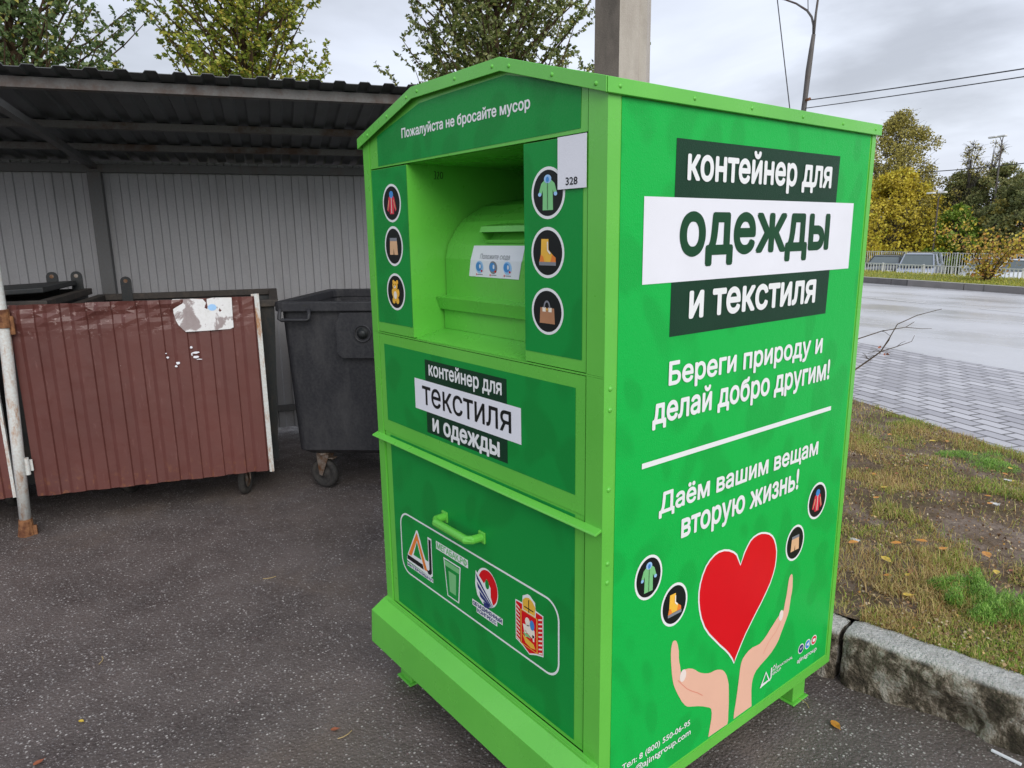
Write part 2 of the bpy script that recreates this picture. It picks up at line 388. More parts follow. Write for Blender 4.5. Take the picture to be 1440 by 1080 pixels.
# lettering as mesh
_fc = {}
from mathutils.geometry import delaunay_2d_cdt
_gl = {}
def glyph_fill(P, loops):
    """triangles filling directed loops by the non-zero winding rule"""
    segs = [(P[l[i]], P[l[(i+1) % len(l)]]) for l in loops for i in range(len(l))]
    edges = [(l[i], l[(i+1) % len(l)]) for l in loops for i in range(len(l))]
    ov, oe, of = delaunay_2d_cdt([Vector(p) for p in P], edges, [], 0, 1e-6)[:3]
    tri = []
    for f in of:
        cx = sum(ov[i][0] for i in f)/len(f); cy = sum(ov[i][1] for i in f)/len(f); w = 0
        for a, b in segs:
            if (a[1] <= cy) != (b[1] <= cy):
                if a[0]+(cy-a[1])/(b[1]-a[1])*(b[0]-a[0]) > cx: w += 1 if b[1] > a[1] else -1
        if w: tri.append(tuple(f))
    return [tuple(v) for v in ov], tri
def text_raw(body, off=0, space=1.0):
    c = bpy.data.curves.new('lettering', 'FONT'); c.body = body; c.size = 1; c.space_character = space
    c.resolution_u = 4; c.fill_mode = 'NONE'
    o = bpy.data.objects.new('lettering', c); COL.objects.link(o)
    dg = bpy.context.evaluated_depsgraph_get(); dg.update()
    me = bpy.data.meshes.new_from_object(o.evaluated_get(dg))
    Q = [(v.co.x, v.co.y) for v in me.vertices]; nx = {e.vertices[0]: e.vertices[1] for e in me.edges}; pv = {}
    E = [tuple(e.vertices) for e in me.edges]
    bpy.data.objects.remove(o); bpy.data.curves.remove(c); bpy.data.meshes.remove(me)
    # contours are stored as runs of consecutive vertices closed by one edge
    loops = []; seen = set(); adj = {}
    for a, b in E: adj.setdefault(a, []).append(b); adj.setdefault(b, []).append(a)
    for v in range(len(Q)):
        if v in seen or v not in adj: continue
        l = [v]; seen.add(v); cur = v
        while cur+1 in adj[cur] and cur+1 not in seen: cur += 1; l.append(cur); seen.add(cur)
        if len(l) > 2: loops.append(l)
    # glyph by glyph: group loops whose boxes overlap sideways
    box = [(min(Q[i][0] for i in l), max(Q[i][0] for i in l), l) for l in loops]; box.sort(key=lambda t: t[0]); G = []
    for a, b, l in box:
        if G and a < G[-1][1]-1e-4: G[-1][1] = max(b, G[-1][1]); G[-1][2].append(l)
        else: G.append([a, b, [l]])
    V = []; F = []
    for a, b, ls in G:
        idx = {}; P = []; L2 = []
        for l in ls:
            r = []
            for i in l: r.append(len(P)); P.append(Q[i])
            L2.append(r)
        v, t = glyph_fill(P, L2); o_ = len(V); V += [(x, y, 0) for x, y in v]; F += [tuple(i+o_ for i in f) for f in t]
    return V, F
def text(mb, body, x0, x1, zb, zt, fr, h, off=.022, ref='x', space=1.0):
    """letters from x0 to x1, base line zb, x-height (or capital height) line zt; weight by overprinting shifted copies"""
    if ref not in _fc:
        V, _ = text_raw('z' if ref == 'x' else 'H'); _fc[ref] = (min(v[1] for v in V), max(v[1] for v in V))
    b, t = _fc[ref]; V, F = text_raw(body, off, space); off = max(off, 0)
    xa, xb = min(v[0] for v in V)-off, max(v[0] for v in V)+off
    sx = (x1-x0)/(xb-xa); sz = (zt-zb)/(t-b+2*off)
    K = [(0, 0)] if off < .004 else [(0, 0)]+[(off*math.cos(k*PI/4), off*math.sin(k*PI/4)) for k in range(8)]
    for k, (dx, dz) in enumerate(K):
        mb.add([fr(x0+(v[0]+dx-xa)*sx, zb+(v[1]+dz-b+off)*sz, h+k*.00003) for v in V], F)

SIDE = lambda a, b, h: (W+h, a, b)
FRONT = lambda a, b, h: (a, -h, b)
def ell(cx, cz, rx, rz, n=36, a0=0, a1=2*PI):
    full = abs(a1-a0-2*PI) < 1e-6
    return [(cx+rx*math.cos(a0+(a1-a0)*i/(n if full else n-1)), cz+rz*math.sin(a0+(a1-a0)*i/(n if full else n-1))) for i in range(n)]
def rect(x0, x1, z0, z1): return [(x0, z0), (x1, z0), (x1, z1), (x0, z1)]
def rrect(x0, x1, z0, z1, r, n=8):
    p = []
    for cx, cz, a in ((x1-r, z0+r, -PI/2), (x1-r, z1-r, 0), (x0+r, z1-r, PI/2), (x0+r, z0+r, PI)):
        p += [(cx+r*math.cos(a+PI/2*i/n), cz+r*math.sin(a+PI/2*i/n)) for i in range(n+1)]
    return p
def ring(mb, outer, inner, h, fr):
    n = len(outer)
    mb.add([fr(a, b, h) for a, b in outer]+[fr(a, b, h) for a, b in inner], [(i, (i+1) % n, n+(i+1) % n, n+i) for i in range(n)])
def line(mb, pts, w, h, fr):
    vs = []; n = len(pts)
    for i, (x, z) in enumerate(pts):
        a = pts[max(i-1, 0)]; b = pts[min(i+1, n-1)]; dx, dz = b[0]-a[0], b[1]-a[1]; L = math.hypot(dx, dz) or 1
        vs += [fr(x-dz/L*w/2, z+dx/L*w/2, h), fr(x+dz/L*w/2, z-dx/L*w/2, h)]
    mb.add(vs, [(2*i, 2*i+1, 2*i+3, 2*i+2) for i in range(n-1)])

# ------------------------------------------------------------------ printed garment icons
ICM = ['ink_white', 'ink_black', 'i_red', 'i_blue', 'i_tan', 'i_green', 'i_lblue', 'i_yellow', 'i_orange', 'i_brown', 'i_cream', 'i_grey']
def icon(kind, cx, cz, rx, rz, h, fr, parent, label):
    mb = MB(); lay = [h]
    def P(pts, mi):
        mb.mat(mi).sheet([(cx+x*rx*.86, cz+z*rz*.86) for x, z in pts], lay[0], fr); lay[0] += .00025
    mb.mat(0).sheet(ell(cx, cz, rx, rz), lay[0], fr); lay[0] += .00025
    mb.mat(1).sheet(ell(cx, cz, rx*.88, rz*.88), lay[0], fr); lay[0] += .00025
    if kind == 'jacket':
        P([(-.15,.5),(-.36,.35),(-.6,-.4),(-.42,-.52),(-.3,-.1),(-.26,-.66),(.26,-.66),(.3,-.1),(.42,-.52),(.6,-.4),(.36,.35),(.15,.5)][::-1], 2)
        P(ell(0, .52, .25, .22), 3); P(rect(-.03, .03, -.6, .35), 10)
        P([(-.34,.2),(-.5,-.36),(-.45,-.4),(-.27,.18)], 4); P([(.34,.2),(.27,.18),(.45,-.4),(.5,-.36)], 4)
    elif kind == 'shorts':
        P([(-.45,.35),(-.52,-.5),(-.06,-.5),(0,-.12),(.06,-.5),(.52,-.5),(.45,.35)], 4)
        P(rect(-.45, .45, .30, .48), 11)
    elif kind == 'bear':
        for x in (-.24, .24): P(ell(x, .62, .13, .13, 14), 7)
        for x in (-.32, .32): P(ell(x, -.05, .17, .26, 14), 7)
        for x in (-.24, .24): P(ell(x, -.55, .2, .2, 14), 7)
        P(ell(0, -.18, .36, .4, 20), 7); P(ell(0, .4, .33, .28, 20), 7); P(ell(0, -.2, .2, .25, 16), 10); P(ell(0, .32, .12, .09, 12), 10)
        for x in (-.13, .13): P(ell(x, .47, .035, .04, 8), 1)
        P(ell(0, .35, .04, .03, 8), 1)
    elif kind == 'coat':
        P([(-.2,.6),(-.46,.42),(-.64,-.02),(-.46,-.1),(-.34,.14),(-.36,-.76),(.36,-.76),(.34,.14),(.46,-.1),(.64,-.02),(.46,.42),(.2,.6)][::-1], 5)
        P(ell(0, .62, .25, .19), 6); P(ell(-.55, -.05, .12, .09, 12), 6); P(ell(.55, -.05, .12, .09, 12), 6)
        P(rect(-.015, .015, -.74, .45), 1); P(ell(0, .6, .1, .12, 12), 3)
    elif kind == 'boot':
        P([(-.42,.62),(-.46,-.1),(-.56,-.42),(.6,-.42),(.58,-.22),(.36,-.08),(.1,.12),(.08,.62)], 7)
        P([(.34,-.07),(.22,-.42),(.6,-.42),(.58,-.22)], 8); P([(-.46,-.1),(-.56,-.42),(-.2,-.42),(-.3,-.16)], 8)
        P([(-.58,-.42),(-.56,-.58),(.62,-.58),(.62,-.42)], 11); P([(.0,.5),(.0,.1),(.2,-.08),(.28,-.02),(.09,.14),(.08,.5)], 10)
    elif kind == 'bag':
        P([(-.5,.18),(-.56,-.6),(.56,-.6),(.5,.18)], 9); P(rect(-.34, -.1, -.02, .2), 10); P(rect(.1, .34, -.02, .2), 10)
        line(mb.mat(11), [(cx+x*rx*.86, cz+z*rz*.86) for x, z in ell(0, .18, .2, .32, 14, 0, PI)], rx*.08, lay[0], fr)
        P(ell(0, .1, .06, .05, 10), 7)
    o = obj('clothing_icon', mb, ICM, parent); o['label'] = label; return o

# ------------------------------------------------------------------ the container
def build_container():
    T = thing('clothing_container', 'tall bright green steel clothing and textile collection container with red heart poster', 'donation container', (.5, .5, 0))
    ZE, ZP, A, B_ = 1.79, 1.874, .315, .697
    g = MB()
    prof = [(0, .12), (W, .12), (W, ZE), (B_, ZP), (A, ZP), (0, ZE)]
    cut = lambda z0, z1: None
    # back and side sheets, floor, posts (front sheets follow with 3 mm joints)
    g.prism(prof, D-.01, D, lambda a, b, h: (a, h, b))
    g.box((0, .004, .12), (.004, D-.01, ZE)); g.box((W-.004, .004, .12), (W, D-.01, ZE))
    g.box((.004, .004, .12), (W-.004, D-.01, .125))
    g.box((0, 0, .12), (.037, .03, 1.212)); g.box((.963, 0, .12), (W, .03, 1.212))
    g.box((0, 0, 1.2165), (.037, .03, ZE-.004)); g.box((.963, 0, 1.2165), (W, .03, ZE-.004))
    # header sheet (polygon following the roof), cheeks, middle sheet
    g.prism([(.0405, 1.700), (.9595, 1.700), (.9595, ZE+.010), (B_, ZP-.004), (A, ZP-.004), (.0405, ZE+.010)], .002, .012, lambda a, b, h: (a, h, b))
    for x0, x1 in ((.0405, .252), (.760, .9595)): g.box((x0, .002, 1.218), (x1, .012, 1.6965))
    g.box((.0405, .001, .8985), (.9595, .012, 1.2105))
    g.box((0, .0, 1.2125), (W, .004, 1.216))      # folded seam between the two shells
    g.box((.0375, .010, .12), (.0404, .02, 1.79)); g.box((.9596, .010, .12), (.9629, .02, 1.79))
    # recess of the chute
    g.add([(.252,.012,1.2165),(.760,.012,1.2165),(.760,.118,1.240),(.252,.118,1.240)], [(0,1,2,3)])
    g.add([(.252,.002,1.2165),(.760,.002,1.2165),(.760,.012,1.2165),(.252,.012,1.2165)], [(0,1,2,3)])
    g.add([(.252,.012,1.2165),(.252,.46,1.2165),(.252,.46,1.70),(.252,.012,1.70)], [(0,1,2,3)])
    g.add([(.760,.012,1.2165),(.760,.46,1.2165),(.760,.46,1.70),(.760,.012,1.70)], [(3,2,1,0)])
    g.add([(.252,.012,1.6995),(.760,.012,1.6995),(.760,.46,1.6995),(.252,.46,1.6995)], [(0,1,2,3)])
    g.add([(.252,.46,1.2165),(.760,.46,1.2165),(.760,.46,1.70),(.252,.46,1.70)], [(0,1,2,3)])
    # corner strip of the side panel and bottom flange, slightly proud
    g.box((W, .0, .12), (W+.0025, .034, ZE-.02)); g.box((W, 1.046, .12), (W+.0025, D+.002, ZE-.02))
    g.box((W, .034, .12), (W+.0025, 1.046, .150)); g.box((W, .034, 1.214), (W+.0008, .0395, 1.2155))
    body = obj('body', g, 'green', T)
    # screws along the corner strip
    for z in (1.19, 1.145, .97, .80, .755):
        s = MB().lathe([(0, .003), (.004, .0028), (.006, .0005), (.006, 0)], (W+.0025, .018, z), (1, 0, 0), 10); obj('screw', s, 'green', body, True)
    gr = MB(); line(gr, [(.089,1.681),(.094,1.682),(.094,1.673),(.090,1.672),(.094,1.671),(.093,1.661),(.088,1.662)], .0022, 0, lambda a, b, h: (.2528, a, b))
    line(gr, [(.099,1.679),(.104,1.681),(.104,1.673),(.098,1.661),(.105,1.662)], .0022, 0, lambda a, b, h: (.2528, a, b))
    line(gr, [(.112,1.681),(.109,1.674),(.110,1.664),(.115,1.663),(.118,1.670),(.117,1.679),(.112,1.681)], .0022, 0, lambda a, b, h: (.2528, a, b))
    obj('handwritten_number', gr, 'ink_black', body)
    # lid
    l = MB(); o = .010
    top = [(-o, ZE), (A, ZP+.010), (B_, ZP+.010), (W+o, ZE)]
    bot = [(-o, ZE-.006), (A, ZP+.004), (B_, ZP+.004), (W+o, ZE-.006)]
    l.prism(top+bot[::-1], -.010, D+.012, lambda a, b, h: (a, h, b))
    lipd = .029
    for y0, y1 in ((-.013, -.0105), (D+.0125, D+.015)):
        l.prism([(-o, ZE-lipd), (A, ZP+.010-lipd), (B_, ZP+.010-lipd), (W+o, ZE-lipd)] + top[::-1], y0, y1, lambda a, b, h: (a, h, b))
    l.box((W+o-.0005, -.0105, ZE-lipd), (W+o+.0025, D+.0125, ZE-.0005)); l.box((-o-.0025, -.0105, ZE-lipd), (-o+.0005, D+.0125, ZE-.0005))
    l.box((W+.0026, -.0105, ZE-lipd), (W+o, D+.0125, ZE-lipd+.002))
    lid = obj('lid', l, 'green', T, bevel=.0015)
    def rivet(c, ax):
        obj('rivet', MB().lathe([(0, .0028), (.002, .0026), (.0035, .0014), (.0048, .0004), (.0048, 0)], c, ax, 10), 'green', lid, True)
    for y in (.022, .245, .45, .665, .86, 1.04): rivet((W+o+.0025, y, ZE-.015), (1, 0, 0))
    for x in (.06, .18, .29, .345, .52, .67, .73, .87, .995):
        z = ZE+.010*x/A+(ZP-ZE)*x/A if x < A else (ZP+.010 if x < B_ else ZE+(ZP+.010-ZE)*(W-x)/(W-B_))
        rivet((x, -.013, min(z, ZP+.010)-.015), (0, -1, 0))
    # legs
    for x, y in ((.065, .055), (.93, .055), (.065, .955), (.940, .965)):
        lg = MB().box((x-.035, y-.035, .006), (x+.035, y+.035, .12)).box((x-.045, y-.045, 0), (x+.045, y+.045, .006))
        obj('leg', lg, 'green', T, bevel=.003)
    # bottom skirt: sloped plinth in front
    k = MB()
    k.prism([(.002, .300), (-.012, .296), (-.060, .268), (-.066, .1535), (-.052, .150), (0.002, .150)], -.004, W, lambda a, b, h: (h, a, b))
    k.box((.03, -.0135, .294), (W-.02, -.0115, .304))
    obj('plinth', k, 'green', T, bevel=.0025)
    # drip ledge
    d = MB(); d.prism([(.001, .8845), (-.003, .883), (-.0185, .8775), (-.0205, .8735), (-.017, .8725), (.001, .878)], -.006, W+.001, lambda a, b, h: (h, a, b))
    obj('drip_ledge', d, 'green', T, bevel=.001)
    # door
    dd = MB().box((.0435, .004, .300), (.9565, .016, .8985)); door = obj('door', dd, 'green', T, bevel=.001)
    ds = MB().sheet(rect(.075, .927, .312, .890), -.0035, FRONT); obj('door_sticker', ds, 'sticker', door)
    hh = MB()
    hx0, hx1, hz = .385, .568, .712
    hh.tube([(hx0, .004, hz), (hx0+.002, -.030, hz), (hx0+.016, -.040, hz-.002), (hx1-.016, -.040, hz-.002), (hx1-.002, -.030, hz), (hx1, .004, hz)], .012, 10)
    hh.box((hx0-.014, -.002, hz-.016), (hx0+.014, .004, hz+.016)); hh.box((hx1-.014, -.002, hz-.016), (hx1+.014, .004, hz+.016))
    obj('handle', hh, 'green', door, bevel=.002)
    H = -.0030
    fr = MB(); ring(fr, rrect(.112, .876, .4405, .6485, .048), rrect(.1175, .8705, .446, .643, .043), H, FRONT)
    obj('white_outline', fr, 'ink_white', door)
    # sponsor marks
    a = MB()
    def st(mb, mi, pts, hh_): mb.mat(mi).sheet(pts, hh_, FRONT)
    LM = ['ink_white', 'i_orange', 'ink_black', 'i_navy', 'red', 'i_yellow', 'i_green', 'i_blue', 'i_cream', 'sticker']
    A1 = [(.212,.609),(.1475,.500),(.1475,.487),(.256,.487),(.262,.505),(.262,.50),(.274,.480),(.292,.480),(.304,.500),(.304,.609),(.284,.609),(.284,.53),(.262,.53),(.222,.609)]
    st(a, 0, [(.212,.611),(.146,.500),(.146,.486),(.29,.482),(.301,.490),(.301,.612),(.279,.612),(.279,.53),(.262,.53),(.221,.611)][::-1], H)
    st(a, 9, [(.2135,.572),(.189,.520),(.236,.520)][::-1], H+.0003)
    st(a, 9, [(.245,.560),(.262,.5305),(.2775,.5305),(.2775,.61),(.226,.609)][::-1], H+.0003)
    st(a, 1, [(.215,.604),(.158,.512),(.176,.512),(.215,.578),(.254,.494),(.272,.494)][::-1], H+.0006)
    st(a, 2, [(.150,.508),(.150,.493),(.25,.493),(.244,.508)][::-1], H+.0009)
    st(a, 2, [(.284,.606),(.284,.506),(.278,.500),(.268,.500),(.275,.489),(.288,.489),(.297,.499),(.297,.606)][::-1], H+.0006)
    st(a, 0, rect(.146, .302, .468, .4815), H); text(a.mat(3), 'ИНТЕРНЭШНЛ', .149, .299, .471, .479, FRONT, H+.0004, .03, 'cap')
    obj('sponsor_logo', a, LM, door)
    b = MB(); st(b, 0, rect(.327, .494, .591, .6165), H); text(b.mat(6), 'МЕГАБАК.РФ', .332, .489, .5945, .613, FRONT, H+.0004, .03, 'cap')
    st(b, 0, [(.366,.579),(.381,.461),(.443,.461),(.456,.579)][::-1], H); st(b, 9, [(.371,.575),(.385,.465),(.439,.465),(.451,.575)][::-1], H+.0003)
    st(b, 6, [(.372,.572),(.373,.556),(.449,.556),(.450,.572)][::-1], H+.0006); st(b, 6, [(.392,.545),(.396,.48),(.428,.48),(.432,.545)][::-1], H+.0006)
    obj('sponsor_logo', b, LM, door)
    c = MB(); st(c, 0, ell(.583, .569, .050, .056), H); st(c, 4, ell(.587, .571, .044, .050), H+.0003); st(c, 0, [(.583,.595),(.570,.577),(.532,.602),(.528,.56),(.537,.53),(.562,.514),(.586,.510),(.612,.524),(.600,.548),(.600,.575)], H+.0006)
    st(c, 9, ell(.585, .580, .009, .014, 14), H+.0009)
    for i in range(4):
        z = .594-.024*i; x = .533+.004*i*i*.9
        st(c, 3, [(x, z), (x+.004, z-.016), (.612-.006*i, .520-.003*i), (.607-.006*i, .527-.002*i)], H+.0009)
    st(c, 0, rect(.511, .651, .4885, .507), H); st(c, 0, rect(.531, .627, .4735, .490), H+.0001)
    text(c.mat(3), 'ОБЪЕДИНЕННЫЙ', .514, .648, .492, .503, FRONT, H+.0006, .03, 'cap'); text(c.mat(3), 'КОНГРЕСС', .535, .623, .477, .4875, FRONT, H+.0006, .03, 'cap')
    obj('sponsor_logo', c, LM, door)
    e = MB(); st(e, 0, [(.707,.590),(.735,.592),(.737,.612),(.757,.624),(.766,.624),(.786,.612),(.788,.592),(.817,.590),(.817,.478),(.79,.470),(.762,.458),(.735,.470),(.707,.478)][::-1], H)
    st(e, 4, [(.710,.587),(.735,.588),(.735,.572),(.788,.572),(.789,.588),(.814,.587),(.814,.481),(.788,.474),(.762,.462),(.737,.474),(.710,.481)][::-1], H+.0003)
    for i in range(9):
        z = .580-.0115*i
        st(e, 8, [(.711,z),(.725,z-.006),(.725,z-.010),(.711,z-.004)][::-1], H+.0006); st(e, 8, [(.799,z-.006),(.813,z),(.813,z-.004),(.799,z-.010)][::-1], H+.0006)
    st(e, 5, [(.739,.575),(.737,.600),(.748,.611),(.762,.616),(.776,.611),(.787,.600),(.785,.575)][::-1], H+.0006)
    st(e, 2, rect(.744, .780, .584, .587), H+.0009); st(e, 2, rect(.7605, .7635, .575, .610), H+.0009)
    st(e, 4, rect(.732, .792, .478, .571), H+.0009); ring(e.mat(5), rect(.729,.795,.476,.573), rect(.732,.792,.478,.571), H+.0010, FRONT)
    st(e, 8, ell(.757, .548, .010, .012, 12), H+.0012); st(e, 8, [(.738,.535),(.742,.520),(.775,.510),(.786,.517),(.784,.535),(.765,.541)][::-1], H+.0012)
    st(e, 7, ell(.775, .546, .009, .014, 12), H+.0014); st(e, 8, [(.742,.52),(.747,.503),(.752,.503),(.752,.52)][::-1], H+.0012); st(e, 8, [(.774,.52),(.778,.503),(.783,.503),(.783,.52)][::-1], H+.0012)
    st(e, 5, [(.736,.505),(.748,.486),(.770,.481),(.788,.485),(.780,.496),(.758,.500)][::-1], H+.0014); st(e, 6, [(.738,.512),(.748,.505),(.77,.507),(.76,.514)][::-1], H+.0015)
    obj('coat_of_arms', e, LM, door)
    # header sticker
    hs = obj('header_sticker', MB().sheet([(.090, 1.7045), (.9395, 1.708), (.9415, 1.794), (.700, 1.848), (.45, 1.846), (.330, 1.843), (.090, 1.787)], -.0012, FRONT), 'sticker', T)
    t = MB(); text(t, 'Пожалуйста не бросайте мусор', .234, .785, 1.7663, 1.7905, FRONT, -.0006, .026, 'cap'); obj('lettering', t, 'ink_white', hs)
    # cheek stickers
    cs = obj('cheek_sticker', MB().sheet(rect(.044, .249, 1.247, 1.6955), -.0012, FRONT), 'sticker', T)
    icon('jacket', .160, 1.5975, .053, .0535, -.0009, FRONT, cs, 'round icon of a red jacket with blue collar')
    icon('shorts', .160, 1.4765, .053, .0570, -.0009, FRONT, cs, 'round icon of tan shorts')
    icon('bear', .160, 1.3445, .054, .0540, -.0009, FRONT, cs, 'round icon of a yellow teddy bear')
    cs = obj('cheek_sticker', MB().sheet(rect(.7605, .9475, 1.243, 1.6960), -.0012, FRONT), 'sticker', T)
    icon('coat', .841, 1.5895, .054, .0540, -.0009, FRONT, cs, 'round icon of a green coat')
    icon('boot', .839, 1.4650, .054, .0545, -.0009, FRONT, cs, 'round icon of an orange boot')
    icon('bag', .838, 1.3380, .053, .0515, -.0009, FRONT, cs, 'round icon of a brown handbag')
    nc = obj('number_card', MB().prism(rect(.8765, .9615, 1.594, 1.697), .0028, .0034, FRONT), 'sign_white', T)
    t = MB(); text(t, '328', .9015, .9365, 1.6015, 1.6165, FRONT, .0038, .015, 'cap'); obj('lettering', t, 'ink_black', nc)
    # middle sticker
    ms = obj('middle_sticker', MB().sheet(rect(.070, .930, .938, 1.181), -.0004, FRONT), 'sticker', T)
    q = MB().sheet(rect(.309, .688, .949, 1.163), .0000, FRONT); obj('dark_block', q, 'sign_dark', ms)
    q = MB().sheet(rect(.2485, .743, 1.0105, 1.1010), .0004, FRONT); obj('white_band', q, 'sign_white', ms)
    for a in (('контейнер для', .330, .669, 1.1195, 1.1455, FRONT, .0008, .022), ('и одежды', .340, .657, .958, .9915, FRONT, .0008, .032)):
        t = MB(); text(t, *a); obj('lettering', t, 'ink_white', ms)
    t = MB(); text(t, 'текстиля', .290, .705, 1.030, 1.0755, FRONT, .0008, .008); obj('lettering', t, 'ink_black', ms)
    # drop drum in the chute
    pr = [(.105, 1.238), (.105, 1.312), (.115, 1.316), (.115, 1.44), (.126, 1.479), (.149, 1.514), (.172, 1.542), (.198, 1.560), (.25, 1.587), (.36, 1.606), (.36, 1.238)]
    dr = obj('drop_drum', MB().prism(pr, .2575, .7550, lambda a, b, h: (h, a, b)), 'green', T)
    obj('tray_lip', MB().prism([(.115, 1.336), (.080, 1.330), (.092, 1.296), (.096, 1.297), (.086, 1.325), (.115, 1.330)], .2535, .7585, lambda a, b, h: (h, a, b)), 'green', dr)
    hb = MB(); hb.add([(.445,.128,1.482),(.640,.128,1.482),(.640,.160,1.530),(.445,.160,1.530)], [(0,1,2,3)])
    hb.prism([(.163, 1.534), (.110, 1.527), (.104, 1.512), (.108, 1.512), (.114, 1.522), (.163, 1.528)], .445, .640, lambda a, b, h: (h, a, b))
    for x in (.445, .632): hb.prism([(.163, 1.534), (.104, 1.512), (.122, 1.484), (.128, 1.484), (.150, 1.515)], x, x+.008, lambda a, b, h: (h, a, b))
    hb.prism([(.118, 1.492), (.122, 1.484), (.130, 1.480), (.134, 1.490)], .445, .640, lambda a, b, h: (h, a, b))
    obj('handle', hb, 'green', dr)
    YF = lambda a, b, h: (a, .115-h, b)
    lf = MB(); lf.sheet([(.377, 1.3935), (.598, 1.392), (.610, 1.4375), (.386, 1.4375)], .0012, YF)
    lf.add([(.386,.1138,1.4375),(.612,.1138,1.4375),(.612,.1245,1.4765),(.389,.1245,1.4765)], [(0,1,2,3)])
    text(lf.mat(1), 'Положите сюда', .430, .560, 1.4415, 1.4500, lambda a, b, h: (a, .1136+(b-1.4375)*.28-.0008, b), 0, 0)
    for i, cx in enumerate((.428, .490, .552)):
        c_ = 1.4195
        lf.mat(3 if i != 1 else 4).sheet(ell(cx, c_, .018, .017, 20), .0016, YF); lf.mat(2).sheet(ell(cx-.003, c_+.001, .013, .012, 16), .0019, YF)
        lf.mat(0).sheet(ell(cx+.003, c_+.002, .004, .006, 10), .0022, YF); lf.mat(5).sheet(ell(cx+.010, c_-.010, .004, .003, 8), .0022, YF)
        lf.mat(1).sheet(rect(cx-.010, cx+.014, 1.3985, 1.4005), .0016, YF); lf.mat(5).sheet(rect(cx-.016, cx-.012, 1.397, 1.402), .0016, YF)
    obj('instruction_leaflet', lf, ['sign_white', 'i_grey', 'i_blue', 'i_lblue', 'i_grey', 'red'], dr)
    # side poster
    sp = obj('side_poster', MB().prism(rect(.0395, 1.038, .152+.004, 1.760), .0003, .0012, SIDE), 'poster', T)
    q = MB().sheet([(.2015, 1.2795), (.8665, 1.2795), (.8795, 1.696), (.2045, 1.696)], .0018, SIDE); obj('dark_block', q, 'sign_dark', sp)
    q = MB().sheet([(.108, 1.3985), (.972, 1.3985), (.972, 1.5765), (.108, 1.5765)], .0024, SIDE); obj('white_band', q, 'sign_white', sp)
    h = .0030
    def L_(*a, m='ink_white', par=None, **k): t = MB(); text(t, *a, **k); obj('lettering', t, m, par or sp)
    L_('контейнер для', .242, .841, 1.6125, 1.6585, SIDE, h, .030); L_('и текстиля', .265, .803, 1.3142, 1.367, SIDE, h, .030)
    L_('Береги природу и', .203, .862, 1.1697, 1.2215, SIDE, h, .026, 'cap'); L_('делай добро другим!', .152, .913, 1.0880, 1.1275, SIDE, h, .028)
    L_('Даём вашим вещам', .184, .884, .8690, .9180, SIDE, h, .026, 'cap'); L_('вторую жизнь!', .268, .789, .7860, .8275, SIDE, h, .028)
    L_('одежды', .2235, .851, 1.4530, 1.5330, SIDE, h, .032, m='ink_dark')
    t = MB(); line(t, [(.1215, .9992), (.939, .9980)], .0125, h, SIDE); obj('white_rule', t, 'ink_white', sp)
    L_('Тел: 8 (800) 550-06-95', .078, .336, .243, .259, SIDE, h, .012, 'cap'); L_('info@ajintgroup.com', .078, .340, .2135, .2255, SIDE, h, .012)
    L_('ajintgroup', .860, .975, .199, .209, SIDE, h, .012)
    t = MB(); text(t, 'AJ', .722, .742, .2425, .2505, SIDE, h, .01, 'cap'); text(t, 'INTERNATIONAL', .722, .831, .2305, .2390, SIDE, h, .01, 'cap'); text(t, 'GROUP', .722, .768, .2185, .2270, SIDE, h, .01, 'cap')
    t.sheet([(.668,.213),(.660,.203),(.711,.208),(.706,.213)], h, SIDE); line(t, [(.663,.204),(.6875,.2445),(.708,.208)], .006, h+.0003, SIDE)
    line(t, [(.7165,.247),(.7165,.214),(.709,.208)], .006, h, SIDE)
    obj('printed_logo', t, 'ink_white', sp)
    HEART = [[0.5265,0.6374],[0.5083,0.6715],[0.4941,0.6837],[0.4713,0.6961],[0.4494,0.7033],[0.4258,0.7056],[0.4078,0.7024],[0.3881,0.6934],[0.3728,0.681],[0.3598,0.6609],[0.3516,0.6393],[0.3476,0.6163],[0.3485,0.5915],[0.3534,0.5649],[0.3626,0.5366],[0.3786,0.5053],[0.3997,0.4773],[0.427,0.4492],[0.4519,0.4235],[0.4768,0.4],[0.4946,0.3809],[0.5098,0.361],[0.5223,0.3417],[0.5319,0.3561],[0.5434,0.373],[0.5572,0.3927],[0.573,0.4132],[0.5961,0.4376],[0.617,0.4594],[0.6407,0.4821],[0.6608,0.5045],[0.6809,0.529],[0.694,0.5538],[0.7015,0.5757],[0.7038,0.5992],[0.7032,0.6216],[0.6966,0.6434],[0.6864,0.6631],[0.6751,0.6764],[0.6591,0.688],[0.6389,0.6967],[0.6193,0.7023],[0.6004,0.7037],[0.5803,0.7009],[0.5645,0.6942],[0.5512,0.681],[0.5398,0.6674]]
    hp = HEART[::-1]; n = len(hp); inn = []
    for i in range(n):
        a_, b_ = hp[i-1], hp[(i+1) % n]; dx, dz = b_[0]-a_[0], b_[1]-a_[1]; L = math.hypot(dx, dz); w = .0052
        inn.append((hp[i][0]+dz/L*w, hp[i][1]-dx/L*w))
    inn = [(x, z) for x, z in inn]
    q = MB(); q.sheet(hp, .0020, SIDE); q.mat(1).sheet(inn, .0025, SIDE)
    obj('red_heart', q, ['ink_white', 'red'], sp)
